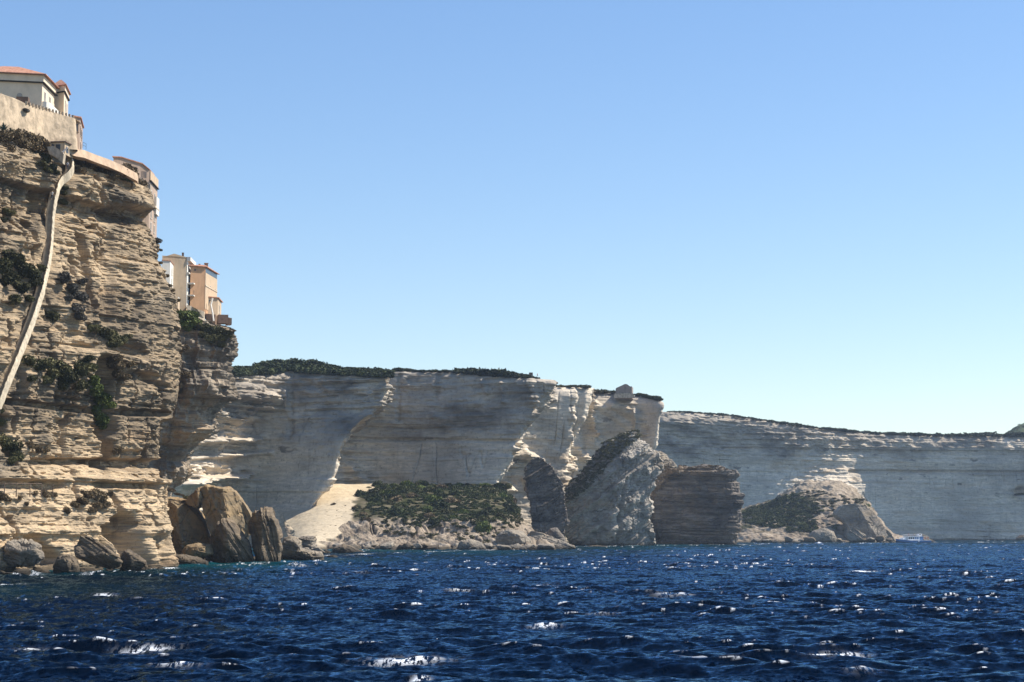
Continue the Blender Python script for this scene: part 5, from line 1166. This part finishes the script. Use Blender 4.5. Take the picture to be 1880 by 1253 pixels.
# ============================================================ SEA
def sea():
    nr, nc = 1500, 820
    k = np.linspace(0, 1, nr); Dr = 52*(1750/52)**k
    far = 1750*np.array([1.15, 1.4, 2, 3.2, 6, 12, 24]); Dr = np.concatenate([[3, 20, 38], Dr, far]); nr = len(Dr)
    tx = np.tan(np.linspace(-.40, .40, nc)); tx = np.concatenate([[-4, -1.4, -.75], tx, [.75, 1.4, 4]]); nc = len(tx)
    Dg = np.repeat(Dr[:, None], nc, 1).astype(np.float32); X = (Dg*tx[None]).astype(np.float32)
    Y = Dg.copy(); r = np.random.RandomState(4)
    X0, Y0 = X.copy(), Y.copy(); Z = np.zeros_like(X); J = np.zeros_like(X)
    main = math.radians(248)       # waves run towards the camera and a little to the left
    nw = 78
    lam = np.exp(np.linspace(math.log(.8), math.log(17), nw))*r.uniform(.93, 1.07, nw)
    for L in lam:
        th = main + r.normal()*.45; kx, ky = math.cos(th)*2*math.pi/L, math.sin(th)*2*math.pi/L
        A = .0090*L**.72*r.uniform(.5, 1.25)*(1.0 if L < 11 else .6)
        ph = (kx*X0+ky*Y0+r.uniform(0, 6.28)); env = 1
        s, c = np.sin(ph), np.cos(ph)
        Z += A*c; X -= 1.0*A*s*math.cos(th); Y -= 1.0*A*s*math.sin(th); J += A*2*math.pi/L*c
    grp = 1+.5*vn(X0/38, Y0/24, 0, 7)
    Z *= grp; 
    # breaking crests the photograph shows, each on its own raised wave
    foam = np.zeros_like(X)
    caps = [(250, 1190, 85, 4, 1), (745, 1213, 95, 8, .8), (730, 1128, 36, 3, .8), (985, 1075, 50, 3, .8), (975, 1104, 40, 3, .8), (1300, 1205, 60, 5, .8), (1530, 1200, 70, 5, .9), (1580, 1232, 50, 8, 1), (770, 1246, 26, 5, .9), (1110, 1128, 40, 2.5, .6), (60, 1187, 45, 3, .6), (30, 1074, 45, 2.5, .7), (840, 1086, 30, 2.5, .8), (1580, 1050, 40, 2.5, .7), (395, 1100, 40, 2, .6), (665, 1052, 25, 2.2, .8), (1235, 1093, 50, 2.5, .5), (1800, 1206, 40, 4, .6), (195, 1095, 30, 2, .5), (1000, 1150, 40, 3, .6), (330, 1222, 60, 4, .5), (550, 1040, 30, 2, .6)]
    px = CX+F*X0/(Y0*ct); py = HY+F*CH/Y0
    for a, b, w, h, s in caps:
        w *= .5; h *= .34
        dx = (px-a)/w; dy = (py-b)/h
        m = (np.abs(dx) < 2.5) & (np.abs(py-b) < 60)
        g = np.exp(-dx[m]**2)
        Z[m] += g*.13*np.exp(-((Y0[m]-F*CH/(b-HY))/1.6)**2)*s*1.1
        foam[m] = np.maximum(foam[m], s*g*np.exp(-np.abs(dy[m]+.25)**1.6)*1.5)
    jn = J/(J.std()+1e-6)
    fo = np.clip((jn*grp-3.0)/.6, 0, 1)*np.clip(.9+1.6*vn(X0/7, Y0/9, 0, 13), 0, 1)
    foam = np.clip(np.maximum(foam, fo*.75), 0, 1)
    foam = np.maximum(foam, np.interp(px, [-300, 520, 600, 1100], [1, 1, .6, .5])*np.exp(-((np.interp(px, [-200, 0, 150, 300, 420, 520, 560, 900, 1060, 1360, 1700], [262, 266, 275, 316, 352, 372, 470, 640, 800, 945, 1150])-Y0)/(Y0*.012))**2)*np.clip(.4+1.4*vn(X0/4, Y0/4, 0, 29), 0, 1))
    teal = np.exp(-np.clip((Y0-(340-60*(px-300)/300.))/70, -3, 9)**2)*0
    dsh = np.interp(px, [-200, 0, 300, 520, 560, 900, 1060, 1360, 1700, 2100], [281, 284, 340, 420, 560, 655, 800, 950, 1180, 1300])
    teal = np.clip(1-(dsh-Y0)/(dsh*.46), 0, 1)*np.clip(.6+.8*vn(X0/50, Y0/60, 0, 23), 0, 1)*np.interp(px, [0, 1100, 1500], [1, .8, .35])
    edge = np.clip((Y0-1400)/400, 0, 1); Z *= 1-edge
    V = np.stack([X, Y, Z], -1)
    m, nt, b = new_mat('sea_water'); g = G(nt)
    f1 = g.noise((1.0, .8, 1), 2.6, 3, .62); f2 = g.noise((1, .75, 1), .85, 4, .6)
    ad = g.n('ShaderNodeVectorMath', operation='MULTIPLY_ADD'); g.l(f1.outputs['Color'], ad.inputs[0]); ad.inputs[1].default_value = (1.1, 1.3, 0); ad.inputs[2].default_value = (-.55, -.65, 0)
    ad2 = g.n('ShaderNodeVectorMath', operation='MULTIPLY_ADD'); g.l(f2.outputs['Color'], ad2.inputs[0]); ad2.inputs[1].default_value = (.8, 1.0, 0); ad2.inputs[2].default_value = (-.4, -.5, 0)
    ge = g.n('ShaderNodeNewGeometry')
    s1 = g.n('ShaderNodeVectorMath', operation='ADD'); g.l(ge.outputs['Normal'], s1.inputs[0]); g.l(ad.outputs[0], s1.inputs[1])
    s2 = g.n('ShaderNodeVectorMath', operation='ADD'); g.l(s1.outputs[0], s2.inputs[0]); g.l(ad2.outputs[0], s2.inputs[1])
    nm = g.n('ShaderNodeVectorMath', operation='NORMALIZE'); g.l(s2.outputs[0], nm.inputs[0])
    deep = g.mix(g.attr('teal'), (.0005, .0030, .0085), (.003, .052, .066))
    b.inputs['Specular IOR Level'].default_value = .13
    fn = g.noise((2.2, .42, 1), 1.5, 6, .75); glint = g.noise((.95, .22, 1), 1.6, 5, .72); glint_patch = g.noise((.02, .03, 1), 1.0, 3, .6); fl = g.noise((1, .55, 1), .5, 5, .72)
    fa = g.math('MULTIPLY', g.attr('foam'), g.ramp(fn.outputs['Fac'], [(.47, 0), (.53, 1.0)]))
    fa = g.math('MULTIPLY', fa, 1.6); fa = g.math('ADD', fa, g.math('MULTIPLY', g.ramp(glint.outputs['Fac'], [(.722, 0), (.755, .95)]), g.ramp(glint_patch.outputs['Fac'], [(.35, .25), (.6, .9)]))); fa = g.math('MINIMUM', fa, 1.0)  # white sun-glint flecks painted into the water colour along with the foam
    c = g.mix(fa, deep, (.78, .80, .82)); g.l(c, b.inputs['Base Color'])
    g.l(g.math('ADD', g.math('MULTIPLY', fa, .6), .045), b.inputs['Roughness']); b.inputs['IOR'].default_value = 1.33
    g.l(nm.outputs[0], b.inputs['Normal'])
    gl = g.n('ShaderNodeBsdfGlossy'); gl.inputs['Color'].default_value = (.34, .56, .79, 1); gl.inputs['Roughness'].default_value = .06; g.l(nm.outputs[0], gl.inputs['Normal'])
    fr = g.n('ShaderNodeFresnel'); fr.inputs['IOR'].default_value = 1.30; g.l(nm.outputs[0], fr.inputs['Normal'])
    b.inputs['Specular IOR Level'].default_value = 0; b.inputs['Roughness'].default_value = .8
    for lk in list(b.inputs['Roughness'].links)+list(b.inputs['Normal'].links): nt.links.remove(lk)
    mx = g.n('ShaderNodeMixShader'); g.l(g.math('MULTIPLY', fr.outputs[0], g.math('SUBTRACT', .62, g.math('MULTIPLY', fa, .6))), mx.inputs[0]); g.l(b.outputs[0], mx.inputs[1]); g.l(gl.outputs[0], mx.inputs[2])
    g.l(mx.outputs[0], nt.nodes['Material Output'].inputs['Surface'])
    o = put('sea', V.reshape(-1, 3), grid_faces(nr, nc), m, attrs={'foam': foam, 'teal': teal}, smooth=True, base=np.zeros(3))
    return tag(o, 'choppy deep blue sea with scattered whitecaps', None, None, 'structure')
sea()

# ============================================================ AIR, SKY, SUN, CAMERA
def haze(density):
    m = bpy.data.materials.new('haze_air'); m.use_nodes = True; nt = m.node_tree; nt.nodes.clear()
    o = nt.nodes.new('ShaderNodeOutputMaterial'); v = nt.nodes.new('ShaderNodeVolumePrincipled')
    v.inputs['Color'].default_value = (.62, .78, 1.0, 1); v.inputs['Density'].default_value = density; v.inputs['Anisotropy'].default_value = .25
    nt.links.new(v.outputs[0], o.inputs['Volume'])
    mb = MB(); mb.box((-1700, -60, -4.2), (3600, 0, 0), (0, 2500, 0), (0, 0, 152))
    h = mb.build('haze', m); tag(h, 'thin blue sea haze filling the air', None, None, 'stuff')
HAZE = 0.000065
if HAZE: haze(HAZE)
w = bpy.data.worlds.new('World'); S.world = w; w.use_nodes = True
nt = w.node_tree; bg = nt.nodes['Background']
sky = nt.nodes.new('ShaderNodeTexSky'); sky.sky_type = 'NISHITA'; sky.sun_disc = False
sky.sun_elevation = SUN_EL; sky.sun_rotation = math.radians(90)-SUN_AZ
sky.air_density = 1.0; sky.dust_density = .12; sky.ozone_density = 2.0; sky.altitude = 0
hsv = nt.nodes.new('ShaderNodeHueSaturation'); hsv.inputs['Saturation'].default_value = 1.22; hsv.inputs['Hue'].default_value = .508
nt.links.new(sky.outputs[0], hsv.inputs['Color']); gam = nt.nodes.new('ShaderNodeGamma'); gam.inputs[1].default_value = .86; nt.links.new(hsv.outputs[0], gam.inputs[0]); nt.links.new(gam.outputs[0], bg.inputs[0]); bg.inputs[1].default_value = .138
sd = np.array([math.cos(SUN_AZ)*math.cos(SUN_EL), math.sin(SUN_AZ)*math.cos(SUN_EL), math.sin(SUN_EL)])
L = bpy.data.lights.new('sun', 'SUN'); L.energy = 5.0; L.angle = math.radians(.53); L.color = (1, .93, .82)
lo = bpy.data.objects.new('sun', L); COL.objects.link(lo); lo.rotation_euler = Vector(sd).to_track_quat('Z', 'Y').to_euler(); lo.location = sd*500
cam = bpy.data.cameras.new('camera'); cam.sensor_width = 36; cam.lens = F/1880*36; cam.clip_start = .5; cam.clip_end = 60000
co = bpy.data.objects.new('camera', cam); COL.objects.link(co); co.location = (0, 0, CH); co.rotation_euler = (math.pi/2+TH, 0, 0); S.camera = co
S.view_settings.view_transform = 'Standard'; S.view_settings.look = 'None'; S.view_settings.exposure = 0.6; S.view_settings.gamma = 1
S.cycles.max_bounces = 6; S.cycles.diffuse_bounces = 2; S.cycles.glossy_bounces = 2; S.cycles.volume_bounces = 0; S.cycles.transmission_bounces = 2
S.cycles.use_denoising = True
for o in bpy.data.objects:
    if '_b' in o: del o['_b']
